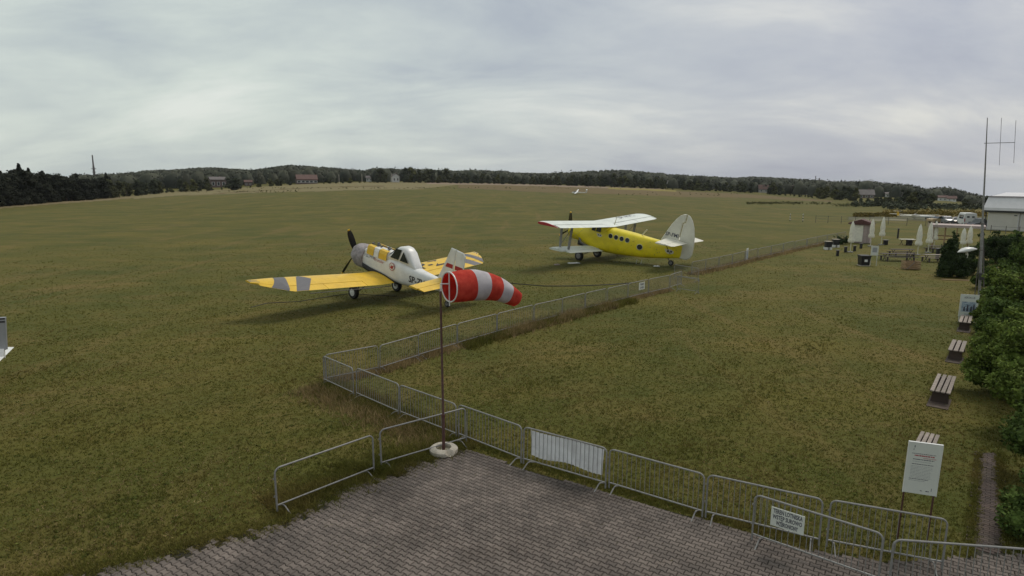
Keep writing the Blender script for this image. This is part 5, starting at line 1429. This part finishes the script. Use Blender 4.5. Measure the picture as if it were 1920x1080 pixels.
b = at(1611, 456); D = math.hypot(b.x, b.y); t = thing('kiosk', 'small pinkish wooden kiosk with brown sloping roof', 'kiosk', b, R(-35))
Hk = htop(1611, b, 420)
mb = MB(); mb.box(-1.15, 1.15, 0, 1.9, 0.08, Hk); wl_ = mb.build('wall', MT['pinkwall'], t)
for k in range(11):
    mb = MB(); mb.box(-1.15 + k * .21 + .01, -1.15 + (k + 1) * .21 - .01, -.03, -.003, .08, Hk - .02); mb.build('board', MT['pinkwall'], wl_)
mb = MB(); mb.box(-.9, .3, -.07, -.033, .2, Hk - .15); dr = mb.build('shutter', MT['parasol'], t); dr['label'] = 'pale closed serving shutter'
mb = MB(); mb.prism([(-1.45, Hk - .05), (1.45, Hk - .05), (1.45, Hk + .12), (0, Hk + .62), (-1.45, Hk + .12)], -.35, 2.2, Matrix(((1, 0, 0, 0), (0, 0, 1, 0), (0, 1, 0, 0), (0, 0, 0, 1)))); mb.build('roof', MT['brownroof'], t)
mb = MB(); mb.box(-1.2, 1.2, -.05, 1.95, 0, .08); mb.build('floor', MT['plankd'], t)
# shelter
pa, pb = at(1746, 466), at(1836, 471); d = pb - pa; L = d.length; t = thing('shelter', 'open garden shelter with flat pale roof on posts', 'shelter', pa, math.atan2(d.y, d.x))
Hs = htop(1790, at(1790, 468), 423)
mb = MB(); mb.box(-.3, L + .3, -.4, 3.2, Hs - .22, Hs); rf = mb.build('roof', MT['pinkwall'], t)
mb = MB(); mb.box(-.32, L + .32, -.42, 3.22, Hs + .003, Hs + .06); mb.build('roof_sheet', MT['pinkwall'], rf)
for k in range(5):
    for y_ in (0, 2.8):
        mb = MB(); x = L * k / 4; mb.box(x - .06, x + .06, y_ - .06, y_ + .06, 0, Hs - .22); mb.build('post', MT['wood'], t)
for z in (.9, 1.35):
    mb = MB(); mb.box(.06, L * .5 - .06, 2.76, 2.84, z, z + .14); mb.build('rail', MT['wood'], t)
def table(px, py, rz, L, label, m='plankd', name='picnic_table', benches=True, W=.75):
    t = thing(name, label, 'table', at(px, py), rz)
    for k in range(4): mb = MB(); y0 = -W / 2 + k * W / 4; mb.box(-L / 2, L / 2, y0 + .008, y0 + W / 4 - .008, .70, .74); mb.build('plank', MT[m], t)
    for sx in (-1, 1):
        mb = MB(); mb.tube([(sx * L * .38, -.35, 0), (sx * L * .38, .3, .7)], .035, 4); mb.tube([(sx * L * .38 + .02, .35, 0), (sx * L * .38 + .02, -.3, .7)], .035, 4); mb.build('trestle', MT['plankd'], t)
    if benches:
        for sy in (-1, 1):
            mb = MB(); mb.box(-L / 2, L / 2, sy * .62 - .13, sy * .62 + .13, .42, .46); b_ = mb.build('bench_seat', MT[m], t)
            [(lambda q: q.build('bench_leg', MT['plankd'], b_))(MB().box(sx_ * L * .385 - .03, sx_ * L * .385 + .03, sy * .62 - .12, sy * .62 + .12, 0, .42)) for sx_ in (-1, 1)]
    return t
table(1682, 489, R(-4), 3.3, 'long dark picnic table with benches left of the wooden crate')
table(1690, 480, R(-4), 2.4, 'shorter dark picnic table behind the long one')
table(1750, 491, R(-6), 1.9, 'grey-topped table left of the dark juniper', 'plank')
table(1700, 459, R(-4), 1.8, 'pale-topped table with a black box on the grass behind it', 'parasol', 'garden_table', False)
table(1757, 473, R(-4), 2.2, 'dark table under the left part of the shelter')
t = thing('wooden_crate', 'open tan wooden crate of slats at the end of the long table', 'crate', at(1707, 505), R(-4))
for k in range(4):
    mb = MB(); mb.box(-.62, .62, -.42, -.39, .05 + k * .19, .18 + k * .19); mb.build('slat', MT['wood'], t)
    mb = MB(); mb.box(-.62, .62, .39, .42, .05 + k * .19, .18 + k * .19); mb.build('slat', MT['wood'], t)
    mb = MB(); mb.box(-.65, -.62, -.42, .42, .05 + k * .19, .18 + k * .19); mb.build('slat', MT['wood'], t)
    mb = MB(); mb.box(.62, .65, -.42, .42, .05 + k * .19, .18 + k * .19); mb.build('slat', MT['wood'], t)
mb = MB(); mb.box(-.6, .6, -.38, .38, .04, .07); mb.build('bottom', MT['wood'], t)
mb = MB(); mb.tube([(-.55, -.44, .08), (.1, -.44, .74)], .03, 4); mb.build('brace', MT['plank'], t)
def bin_(px, py, label, w=.5, h=.95, white=False):
    t = thing('waste_bin', label, 'bin', at(px, py), R(-6))
    mb = MB(); mb.loft([[Vector((x * k, y * k, z)) for x, y in ((-w / 2, -w / 2), (w / 2, -w / 2), (w / 2, w / 2), (-w / 2, w / 2))] for z, k in ((.06, .85), (h - .1, 1.0), (h - .08, 1.04))]); mb.build('body', MT['black'], t)
    mb = MB(); mb.box(-w * .54, w * .54, -w * .54, w * .56, h - .08, h); mb.build('lid', MT['darkgrey'] if not white else MT['steel'], t)
    mb = MB(); mb.box(-w * .16, w * .16, -w * .52, -w * .49, h * .4, h * .62); mb.build('sticker', MT['white'], t)
    mb = MB(); mb.box(-w * .5, w * .5, -w * .5, w * .5, 0, .058); mb.build('foot_slab', MT['conc'], t); return t
bin_(1619, 498, 'black waste bin with a white sticker left of the standing notice', .85, 1.0)
def brazier(px, py, label):
    t = thing('planter_box', label, 'planter', at(px, py), R(-6))
    mb = MB(); mb.box(-.32, .32, -.3, .3, .3, .95); mb.build('box', MT['black'], t)
    mb = MB(); mb.box(-.37, .37, -.35, .35, .953, 1.0); mb.build('top', MT['conc'], t)
    mb = MB(); mb.box(-.36, -.1, -.34, .34, 0, .297); mb.box(.1, .36, -.34, .34, 0, .297); mb.build('leg', MT['white'], t)
brazier(1552, 468, 'black box on white feet left of the parasols, nearer of two')
brazier(1566, 463.5, 'black box on white feet left of the parasols, farther of two')
def stool(px, py, label, h=.6, w=.22):
    t = thing('bollard', label, 'bollard', at(px, py))
    mb = MB(); mb.box(-w / 2, w / 2, -w / 2, w / 2, 0, h); mb.build('post', MT['black'], t)
    mb = MB(); mb.box(-w * .9, w * .9, -w * .9, w * .9, h + .003, h + .04); mb.build('cap', MT['steel_d'], t)
stool(1570, 480, 'short black stump in the grass below the two black boxes')
stool(1585, 473, 'short black stump left of the leftmost parasol\'s base')
stool(1602, 471, 'short black stump right of the leftmost parasol\'s base')
stool(1614, 466, 'short black stump in front of the kiosk')
stool(1683, 447, 'tall thin black post in the lawn right of the parasols', 1.4, .16)
stool(1704, 460, 'black box under the pale-topped table', .7, .5)
stool(1660, 459, 'dark stool with red cloth beside the lone parasol', .6, .4)
stool(1757, 486, 'dark upright stump at the right end of the grey-topped table', 1.1, .25)
# standing notice
def notice(px, pyb, pyt, w, ztop_frac, rz, label, m='signwhite', prints=None, name='notice_board', zb=None, lean=0):
    b = at(px, pyb); H = htop(px, b, pyt); t = thing(name, label, 'sign', b, rz); t.rotation_euler = (lean, 0, rz)
    z0 = H * (1 - ztop_frac)
    mb = MB(); mb.box(-w / 2, w / 2, -.035, -.012, z0, H); bd = mb.build('board', MT[m], t)
    for sx in (-1, 1):
        mb = MB(); mb.box(sx * w * .44 - .02, sx * w * .44 + .02, -.01, .03, 0, H - .04); mb.build('leg', MT['rust'] if name == 'notice_board' else MT['white'], t)
    mb = MB(); mb.box(-w / 2 - .012, -w / 2 - .001, -.045, -.008, z0, H); mb.box(w / 2 + .001, w / 2 + .012, -.045, -.008, z0, H); mb.box(-w / 2 - .012, w / 2 + .012, -.045, -.008, H + .001, H + .012); mb.build('edge_trim', MT['white'], t)
    return t, z0, H
t, z0, H = notice(1637, 498, 461, .62, .48, R(-10), 'white notice on white legs right of the black waste bin', name='standing_notice')
mb = MB(); mb.box(-.2, .2, -.039, -.0355, z0 + .3, H - .15); mb.build('print', MT['inkgrey'], t)
# leaning tall white notice board in the foreground
pl = at(1690, 962); pr = at(1737, 1012); d = pr - pl; W_ = .80
t = thing('notice_board', 'tall white information board on two thin posts in the foreground lawn', 'sign', pl.lerp(pr, .5), math.atan2(d.y, d.x)); 
a_, b_ = Vector((8.36, 12.20, 0)), Vector((8.92, 12.0, 0)); d = b_ - a_; W_ = d.length
t.location = a_; t.rotation_euler = (R(2), 0, math.atan2(d.y, d.x))
mb = MB(); mb.box(0, W_, -.045, -.012, 1.14, 2.28); mb.build('board', MT['signwhite'], t)
mb = MB(); mb.box(-.012, -.001, -.05, -.006, 1.13, 2.29); mb.box(W_ + .001, W_ + .012, -.05, -.006, 1.13, 2.29); mb.box(-.012, W_ + .012, -.05, -.006, 2.281, 2.292); mb.build('edge_trim', MT['white'], t)
for x in (.015, W_ - .04):
    mb = MB(); mb.box(x, x + .028, -.008, .022, -.05, 2.2); mb.build('post', MT['rust'], t)
def print_lines(parent, rows, y):
    """rows of short dashes standing for lines of small print: (z, x0, x1, height, material)"""
    for nm, mm in (('printed_lines', 'inkgrey'), ('printed_title', 'inkred'), ('printed_heading', 'ink')):
        mb = MB(); rg = np.random.default_rng(3)
        for z, x0, x1, h, m in rows:
            if m != mm: continue
            x = x0
            while x < x1:
                w = rg.uniform(.012, .05); e = min(x + w, x1)
                mb.add([(x, y, z), (e, y, z), (e, y, z + h), (x, y, z + h)], [(0, 1, 2, 3)]); x = e + rg.uniform(.004, .009)
        if mb.v: mb.build(nm, MT[mm], parent)['kind'] = 'stuff'
rows = [(2.035, .07, .50, .012, 'ink'), (1.985, .12, .48, .028, 'inkred'), (1.945, .28, .52, .012, 'inkred'), (1.905, .10, .48, .018, 'ink'), (1.80, .09, .48, .014, 'ink')]
rows += [(z, .08, .08 + rng.uniform(.34, .41), .009, 'inkgrey') for z in np.arange(1.50, 1.77, .032)] + [(1.86, .10, .44, .009, 'inkgrey'), (1.465, .07, .42, .014, 'ink'), (1.43, .07, .36, .010, 'inkgrey'), (1.21, .40, .46, .02, 'ink'), (1.21, .30, .34, .016, 'ink'), (1.23, .495, .505, .07, 'ink')]
rows += [(2.17, .10, .115, .05, 'ink'), (2.11, .09, .10, .04, 'ink')]
print_lines(t, rows, -.0465)

# poster board by the hedge
t, z0, H = notice(1812, 604, 552, .84, .80, R(-22), 'small standing poster with blue picture, above the farthest bench', name='picture_board')
mb = MB(); n0 = Vector((0, 0, 0)); mb.add([(-.34, -.0365, z0 + .28), (.34, -.0365, z0 + .28), (.34, -.0365, z0 + .85), (-.34, -.0365, z0 + .85)], [(0, 1, 2, 3)]); mb.build('picture', MT['inkblue'], t)
mb = MB()
for x, hh in ((-.2, .25), (-.05, .35), (.12, .28), (.24, .4)): mb.add([(x - .05, -.0385, z0 + .32), (x + .05, -.0385, z0 + .32), (x + .03, -.0385, z0 + .32 + hh), (x - .03, -.0385, z0 + .32 + hh)], [(0, 1, 2, 3)])
mb.build('pictured_figures', MT['ink'], t)
text_part('lettering', 'AEROKLUB', .16, MT['ink'], t, lambda u, v: Vector((u, -.0385, H - .17 + v)), width=.5)
text_part('lettering', 'ROW', .13, MT['inkblue'], t, lambda u, v: Vector((u, -.0385, z0 + .14 + v)), width=.3)
# benches
def bench(pxn, pyn, pxf, pyf, wpx, n, label):
    a, b = at(pxn, pyn, .46), at(pxf, pyf, .46); d = b - a; L = d.length; W = wpx * math.hypot(a.x, a.y) / FPX * .98
    t = thing('bench', label, 'bench', (a.x, a.y, 0), math.atan2(d.y, d.x), 'slatted benches beside the hedge')
    sl = W / n
    for k in range(n):
        y = -W / 2 + k * sl; mb = MB(); mb.box(-.04, L, y + sl * .14, y + sl * .86, .42, .46); o = mb.build('slat', MT['plank'], t); o.rotation_euler = (0, 0, rng.normal(0, .006))
    for x in (.12, L - .32):
        mb = MB(); mb.prism([(-W * .42, 0), (W * .42, 0), (W * .36, .415), (-W * .36, .415)], x, x + .16, Matrix(((0, 0, 1, 0), (1, 0, 0, 0), (0, 1, 0, 0), (0, 0, 0, 1)))); mb.build('concrete_leg', MT['pathbrick'], t)
    mb = MB(); mb.box(-.55, L * .3, -W * .5, W * .5, .004, .03); mb.build('ground_slab', MT['pathbrick'], t)
    return t
bench(1763, 734, 1776, 703, 29, 4, 'nearest grey slatted bench in full view, four slats, left of the hedge')
bench(1792, 657, 1800, 638, 22, 3, 'middle grey slatted bench, between the nearest one and the picture poster')
bench(1809, 604, 1813, 591, 17, 3, 'farthest grey slatted bench, just below the picture poster')
bench(1732, 838, 1745, 812, 30, 4, 'bench mostly hidden behind the tall white information board')
# antenna mast
b = at(1836, 556); t = thing('antenna_mast', 'tall grey antenna mast with side boom and two vertical rods, beside the hedge', 'antenna', b); t.rotation_euler = (0, -R(5.2), 0)
Hm = htop(1846, b, 221); Hb = htop(1846, b, 268)
mb = MB(); mb.tube([(0, 0, 0), (0, 0, Hm * .42), (0.0, 0, Hm * .425), (0.02, 0, Hm * .72), (.02, 0, Hm)], [.085, .085, .06, .045, .022], 8); mb.build('pole', MT['steel'], t, True)
mb = MB(); mb.tube([(.35, .05, 0), (.08, 0, 4.4)], .04, 6); mb.tube([(-.25, .1, 0), (-.05, 0, 3.6)], .03, 6); mb.build('side_strut', MT['steel_d'], t)
bx = 37 * b.length / FPX
mb = MB(); mb.tube([(-.12, 0, Hb), (bx, -.25, Hb - .12)], .022, 5); bo_ = mb.build('boom', MT['steel'], t)
for fr, y1, y2 in ((.5, 223, 311), (1.0, 230, 309)):
    x = bx * fr; h1, h2 = htop(1865, b, y1), htop(1865, b, y2)
    mb = MB(); mb.tube([(x, -.25 * fr, h2), (x, -.25 * fr, h1)], .012, 5); mb.build('vertical_rod', MT['steel_d'], t)
for z in (1.6, 3.2, 5.0):
    mb = MB(); lathe(mb, [(.085, z), (.11, z + .01), (.11, z + .08), (.085, z + .09)], 8); mb.build('clamp', MT['steel_d'], t)
mb = MB(); mb.box(-.16, .1, -.2, -.09, 1.2, 1.65); mb.build('junction_box', MT['darkgrey'], t)
# leaning white canopy lamp among the dark bushes
b = at(1797, 516); k_ = b.length / FPX; t = thing('curved_canopy', 'white curved canopy on a leaning stem rising from the dark bushes', 'canopy', b, 0)
mb = MB(); mb.tube([(0, 0, 0), (.25 * 1, 0, .9), (.50, 0, 1.6), (.5, 0, 1.8), (.4, 0, 2.05)], [.12, .12, .11, .10, .08], 8); mb.build('stem', MT['cream'], t, True)
mb = MB(); mb.loft([superring(-.30, .15, 2.02, 1.94, 14, 2.2), superring(.1, .7, 2.30, 1.94, 14, 2.4), superring(.5, .8, 2.42, 2.00, 14, 2.4), superring(.9, .6, 2.40, 2.12, 14, 2.4), superring(1.25, .2, 2.30, 2.2, 14, 2.2)]); mb.build('hood', MT['white'], t, True)
# striped marker posts and wire fence behind the field row
for p, yb, yt, lb in ((1481, 415, 401, 'thin black and white striped marker post, left of two'), (1505, 416, 401, 'thin black and white striped marker post, right of two')):
    b = at(p, yb); H = htop(p, b, yt); t = thing('marker_post', lb, 'post', b)
    for k in range(6):
        mb = MB(); mb.tube([(0, 0, H * k / 6), (0, 0, H * (k + 1) / 6)], .06, 7); mb.build('stripe', MT['white' if k % 2 else 'black'], t)
wf = thing('wire_fence', 'thin wire fence on dark posts behind the row of barriers', 'fence', at(1529, 418))
wf_ps = [at(p, 418 + (p - 1529) * .030) for p in (1529, 1552, 1577, 1603, 1630, 1665, 1700, 1735)]
o0 = wf.location.copy()
for q in wf_ps:
    mb = MB(); mb.tube([q - o0, q - o0 + Vector((0, 0, 1.5))], .045, 5); mb.build('post', MT['steel_d'], wf)
for z in (.4, .9, 1.35):
    mb = MB(); mb.tube([q - o0 + Vector((0, 0, z)) for q in wf_ps], .016, 4, False); mb.build('wire', MT['steel_d'], wf)
# low fence in front of the hangar
hf = thing('wire_fence', 'low fence on thin dark posts in front of the hangar doors', 'fence', at(1857, 437))
ps = [at(p, 437 + (p - 1857) * .06) for p in (1857, 1885, 1910, 1945)]
o0 = hf.location.copy()
for q in ps:
    mb = MB(); mb.tube([q - o0, q - o0 + Vector((0, 0, 1.3))], .05, 5); mb.build('post', MT['steel_d'], hf)
mb = MB(); mb.tube([q - o0 + Vector((0, 0, 1.1)) for q in ps], .02, 4, False); mb.tube([q - o0 + Vector((0, 0, .6)) for q in ps], .02, 4, False); mb.build('wire', MT['steel_d'], hf)

# ------------------------------------------------------------------ SHRUBS ON THE RIGHT
def shrub(x, y, w, h, n, leaf, m, label, seed, name='shrub', cat='shrub', group=None, dx=1.0):
    rg = np.random.default_rng(seed); cs, rr = [], []
    nb = int(10 + w * 5)
    for i in range(nb):
        a, q = rg.random() * 6.28, rg.random() ** .5
        zz = h * (.18 + .66 * rg.random()); shr = 1 - .55 * (zz / h) ** 2
        cs.append((q * w / 2 * .78 * shr * math.cos(a) * dx, q * w / 2 * .78 * shr * math.sin(a), zz)); rr.append(min(w, h) * rg.uniform(.15, .25))
    for i in range(7):      # stray shoots
        a = rg.random() * 6.28; cs.append((w * .46 * math.cos(a) * rg.random(), w * .46 * math.sin(a) * rg.random(), h * rg.uniform(.88, 1.08))); rr.append(min(w, h) * .07)
    V = leaf_quads(cs, rr, n, leaf, rg, .85, .55)
    V[:, 2] = np.maximum(V[:, 2], .03)
    t = thing(name, label, cat, (x, y, gz(x, y)), 0, group)
    link('foliage', quads_mesh('foliage', V, m), t)
    mb = MB()
    for c, r in zip(cs, rr): blob(mb, c, r * .62, rg)
    mb.build('inner_leaves', m, t)
    sb = MB()
    for i in range(12):
        c = cs[rg.integers(0, len(cs))]; sb.tube([(rg.normal(0, .1), rg.normal(0, .1), -.1), (c[0] * .5, c[1] * .5, c[2] * .6), c], [.035, .022, .008], 5)
    sb.build('stems', MT['bark'], t); return t
def shr_at(px, py, w, h, n, leaf, m, label, seed, **k):
    b = at(px, py); return shrub(b.x, b.y, w, h, n, leaf, MT[m], label, seed, **k)
shr_at(1962, 1010, 1.9, 1.7, 8000, .085, 'leafnear2', 'leafy hazel bush at the bottom right corner, beside the brick path', 1)
shr_at(1975, 905, 2.6, 2.3, 9000, .10, 'leafnear2', 'leafy bush right of the brick path, above the corner bush', 2)
shr_at(1925, 812, 3.0, 2.2, 10500, .12, 'leafnear', 'large leafy bush overhanging the upper end of the brick path', 3)
shr_at(1950, 755, 4.2, 3.0, 12500, .13, 'leafnear', 'tall leafy bush at the right edge, right of the nearest bench', 4)
shr_at(1880, 742, 2.7, 1.9, 8500, .12, 'leafnear', 'rounded leafy bush bulging into the lawn right of the nearest bench', 5)
shr_at(1895, 690, 3.4, 2.2, 9000, .13, 'leafnear', 'leafy bush right of the middle bench', 6)
shr_at(1905, 640, 4.4, 2.4, 9000, .15, 'leafnear2', 'leafy bush level with the farthest bench', 7)
shr_at(1860, 612, 2.4, 1.3, 4000, .15, 'leafnear', 'low leafy bush beside the picture poster', 8)
shr_at(1900, 585, 4.6, 2.4, 7500, .17, 'leafnear', 'leafy bush right of the antenna mast\'s foot', 9)
shr_at(1868, 545, 3.6, 2.0, 5000, .18, 'leafnear2', 'lower bush just right of the antenna mast', 10)
shr_at(1920, 520, 5.0, 2.8, 5500, .2, 'leafnear2', 'dark bush at the right edge below the hangar', 11)
shr_at(1872, 493, 5.0, 2.9, 7000, .2, 'juniper', 'dark round bush in front of the hangar, left one', 12)
shr_at(1908, 484, 4.6, 2.6, 6000, .2, 'leafnear2', 'dark round bush in front of the hangar, right one', 13)
shr_at(1850, 480, 2.6, 1.8, 2500, .2, 'leafnear2', 'small bush beside the antenna mast in front of the hangar', 14)
shr_at(1818, 514, 2.4, 2.3, 5000, .14, 'juniper', 'dark juniper bush right of the white curved canopy\'s stem', 15)
shr_at(1797, 520, 2.0, 1.8, 3500, .14, 'juniper', 'dark juniper bush at the foot of the white curved canopy', 16)
# upright juniper
b = at(1774, 519); Hj = htop(1774, b, 443)
cm, tm = column_mesh(77, Hj, 1.9, 6500, .14, MT['juniper'])
t = thing('juniper_tree', 'dark upright juniper at the end of the picnic tables', 'conifer', b, 0); link('crown', cm, t); link('trunk', tm, t)
b = at(1783, 512); cm, tm = column_mesh(78, htop(1783, b, 430), 1.1, 3500, .13, MT['juniper'])
t = thing('juniper_tree', 'taller narrow juniper just right of and behind the dark upright one', 'conifer', b, 0); link('crown', cm, t); link('trunk', tm, t)
shr_at(1578, 458, 3.0, 1.1, 1200, .16, 'juniper', 'low dark bush left of the kiosk', 17)
# kerb of the juniper bed
k0, k1 = at(1765, 525), at(1826, 527); mb = MB(); d = (k1 - k0); n_ = Vector((-d.y, d.x, 0)).normalized() * .08
mb.add([k0 - n_, k1 - n_, k1 + n_, k0 + n_, *(v + Vector((0, 0, .07)) for v in (k0 - n_, k1 - n_, k1 + n_, k0 + n_))], [(0, 1, 2, 3), (4, 5, 6, 7), (0, 1, 5, 4), (1, 2, 6, 5), (2, 3, 7, 6), (3, 0, 4, 7)])
tag(mb.build('bed_kerb', MT['wood']), 'thin tan timber kerb in front of the junipers', 'kerb')
# small post by hedge with plate
b = at(1855, 562); t = thing('sign_post', 'thin pale post standing in the hedge right of the antenna mast', 'post', b); mb = MB(); mb.tube([(0, 0, 0), (.1, 0, htop(1858, b, 505))], .03, 6); mb.build('post', MT['steel'], t)
mb = MB(); mb.box(.05, .2, -.04, -.02, 1.7, 2.2); mb.build('plate', MT['steel'], t)
b = at(1872, 560); t = thing('garden_sink', 'pale flat basin on legs half sunk in the hedge', 'basin', b, R(-10)); zt = htop(1872, b, 522)
mb = MB(); mb.loft([superring(-.55, .30, zt, zt - .06, 12, 3), superring(-.4, .55, zt + .02, zt - .12, 12, 3), superring(.4, .55, zt + .02, zt - .12, 12, 3), superring(.55, .3, zt, zt - .06, 12, 3)]); mb.build('basin', MT['silver'], t, True)
for x in (-.35, .35):
    mb = MB(); mb.box(x - .03, x + .03, -.03, .03, 0, zt - .1); mb.build('leg', MT['steel_d'], t)

# ------------------------------------------------------------------ GRASS BLADES
def blades(name, P, hgt, wid, m, label, cat='grass', per=3, splay=.5):
    n = len(P); rg = np.random.default_rng(n)
    P = np.repeat(P, per, 0); hgt = np.repeat(hgt, per) * (.6 + .7 * rg.random(n * per)); P = P + np.c_[rg.normal(0, .025, (n * per, 2)), np.zeros(n * per)]
    a = rg.random(n * per) * 6.28; lean = rg.normal(0, splay, (n * per, 2)) * hgt[:, None]
    w = (np.repeat(wid, per) if np.ndim(wid) else wid) * (.6 + .8 * rg.random(n * per)); dxy = np.c_[np.cos(a) * w, np.sin(a) * w, np.zeros(n * per)]
    tip = P + np.c_[lean, hgt]
    V = np.stack([P - dxy, P + dxy, tip], 1).reshape(-1, 3)
    me = fastmesh(name, V, np.arange(len(V)).reshape(-1, 3), m); return tag(link(name, me), label, cat, None, 'stuff')
pav_a = np.array(pav)
def scatter(n, dmin, dmax, az0=-43, az1=43):
    d = dmin * (dmax / dmin) ** rng.random(n); a = R(az0) + (R(az1) - R(az0)) * rng.random(n)
    P = np.c_[d * np.sin(a), d * np.cos(a)]
    return P[~(inpoly(P, pav) & (polydist(P, pav, range(0, 8)) > .35)) & ~inpoly(P, poly)]
P = scatter(230000, 9.5, 95); D_ = np.hypot(P[:, 0], P[:, 1]); q_ = rng.random(len(P)) > np.clip((D_ - 28) / 67, 0, 1) ** .8; P, D_ = P[q_], D_[q_]
nz_ = np.sin(P[:, 0] * .7 + 1.3) * np.cos(P[:, 1] * .55) + .6 * np.sin(P[:, 0] * 2.1 - P[:, 1] * 1.7)
hh = .035 + .022 * np.clip(nz_, 0, 2) + .02 * rng.random(len(P)) ** 3
blades('short_grass', np.c_[P, np.zeros(len(P))], hh, .0055 * (1 + D_ / 22), MT['blade'], 'short mown grass of the near field', per=3, splay=.7)
P = scatter(30000, 9.5, 40); nz_ = np.sin(P[:, 0] * .45 - 1) * np.cos(P[:, 1] * .4 + 1) + rng.normal(0, .4, len(P)); P = P[nz_ > .25]
blades('dry_grass', np.c_[P, np.zeros(len(P))], np.full(len(P), .045), .008, MT['dryblade'], 'straw coloured dry blades among the short grass', per=3, splay=.9)
# weedy clumps: under the barriers, at the overgrown paving edge
def along(pts, n, spread, h=0.0, off=0.0):
    A = [at(p[0], p[1], 1.1) for p in pts]; out = []
    for k in range(n):
        u = rng.random() * (len(A) - 1); i = int(u); q = A[i].lerp(A[i + 1], u - i); dd_ = (A[i + 1] - A[i]).normalized()
        s_ = rng.normal(off, spread); out.append((q.x - dd_.y * s_, q.y + dd_.x * s_))
    return np.array(out)
P = along(R2, 5000, .22); hh = .12 + .14 * rng.random(len(P)); blades('barrier_weeds', np.c_[P, np.zeros(len(P))], hh, .011, MT['dryblade'], 'unmown dry grass under the field barrier row', per=4, splay=.35)
P = along(R2[4:9], 4200, .26, off=-.32); hh = .12 + .2 * rng.random(len(P)) * (1 + .5 * np.sin(P[:, 0] * 2.3)); blades('tall_dry_weeds', np.c_[P, np.zeros(len(P))], hh, .013, MT['dryblade'], 'tall brown weeds at the foot of the field barriers right of the windsock', per=4, splay=.4)
P = along(R2[3:10], 3500, .3, off=-.3); blades('green_weeds', np.c_[P, np.zeros(len(P))], .16 + .15 * rng.random(len(P)), .016, MT['blade'], 'green weeds mixed into the brown ones at the field barriers', per=4, splay=.5)
P = along(R5, 4500, .3); blades('far_barrier_weeds', np.c_[P, np.zeros(len(P))], .15 + .18 * rng.random(len(P)), .022, MT['dryblade'], 'unmown grass under the far barrier row', per=3, splay=.4)
P = along(R1[:4], 1500, .5, off=-.6); blades('corner_dry_grass', np.c_[P, np.zeros(len(P))], .12 + .16 * rng.random(len(P)), .008, MT['dryblade'], 'orange brown dry grass below the left barrier corner', per=4, splay=.5)
P = along(R1[:4], 5000, .3); blades('corner_green_grass', np.c_[P, np.zeros(len(P))], .10 + .12 * rng.random(len(P)), .008, MT['blade'], 'unmown green grass under the left part of the barrier row', per=4, splay=.5)
P = along(R1[3:], 2600, .14, off=.16); blades('row_foot_grass', np.c_[P, np.zeros(len(P))], .05 + .07 * rng.random(len(P)), .007, MT['blade'], 'grass fringe along the front barrier row', per=4, splay=.5)
P = along([(512, 880), (702, 815), (711, 808), (876, 765)], 12000, .35, off=.25); blades('left_row_weeds', np.c_[P, np.zeros(len(P))], .06 + .16 * rng.random(len(P)) ** 2, .009, MT['blade'], 'leafy green weeds behind the open tubular barriers', per=4, splay=.7)
# weeds creeping over the paving edge and in joints
e_pts = []
for i in range(0, 8):
    a, b = np.array(pav[i]), np.array(pav[i + 1])
    for k in range(int(np.hypot(*(b - a)) * 420)): u = rng.random(); q = a + (b - a) * u; e_pts.append(q + rng.normal(0, .17, 2))
e_pts = np.array(e_pts); blades('paving_edge_grass', np.c_[e_pts, np.full(len(e_pts), .02)], .03 + .06 * rng.random(len(e_pts)), .007, MT['blade'], 'grass creeping over the left edge of the paving', per=3, splay=.8)
jt = cand[rng.integers(0, len(cand), 1500)] + rng.normal(0, .09, (1500, 2)); nz_ = np.sin(jt[:, 0] * 1.1 + 2) * np.cos(jt[:, 1] * 1.3); jt = jt[nz_ > .35]
blades('joint_weeds', np.c_[jt, np.full(len(jt), .02)], np.full(len(jt), .035), .006, MT['blade'], 'tiny weeds growing in the paving joints', per=3, splay=.9)
pe = []
for (a, b, n_) in ((pathpts[0], pathpts[3], 1100), (pathpts[1], pathpts[2], 1100)):
    for k in range(n_): q = a.lerp(b, rng.random()); pe.append((q.x + rng.normal(0, .06), q.y + rng.normal(0, .05)))
pe = np.array(pe); blades('path_edge_grass', np.c_[pe, np.full(len(pe), .03)], .03 + .05 * rng.random(len(pe)), .008, MT['blade'], 'grass creeping over both edges of the brick path', per=4, splay=.8)
# clover-like leafy rosettes in the near lawn
P = scatter(5600, 10, 38); V = []
for q in P[:2600]:
    s = rng.uniform(.025, .07); V.append(leaf_quads([(q[0], q[1], .02)], [s], 7, s * 1.0, rng, .35, .3))
me = quads_mesh('lawn_weeds', np.vstack(V), MT['rosette']); tag(link('lawn_weeds', me), 'broad-leaved weeds dotted through the near lawn', 'weeds', None, 'stuff')
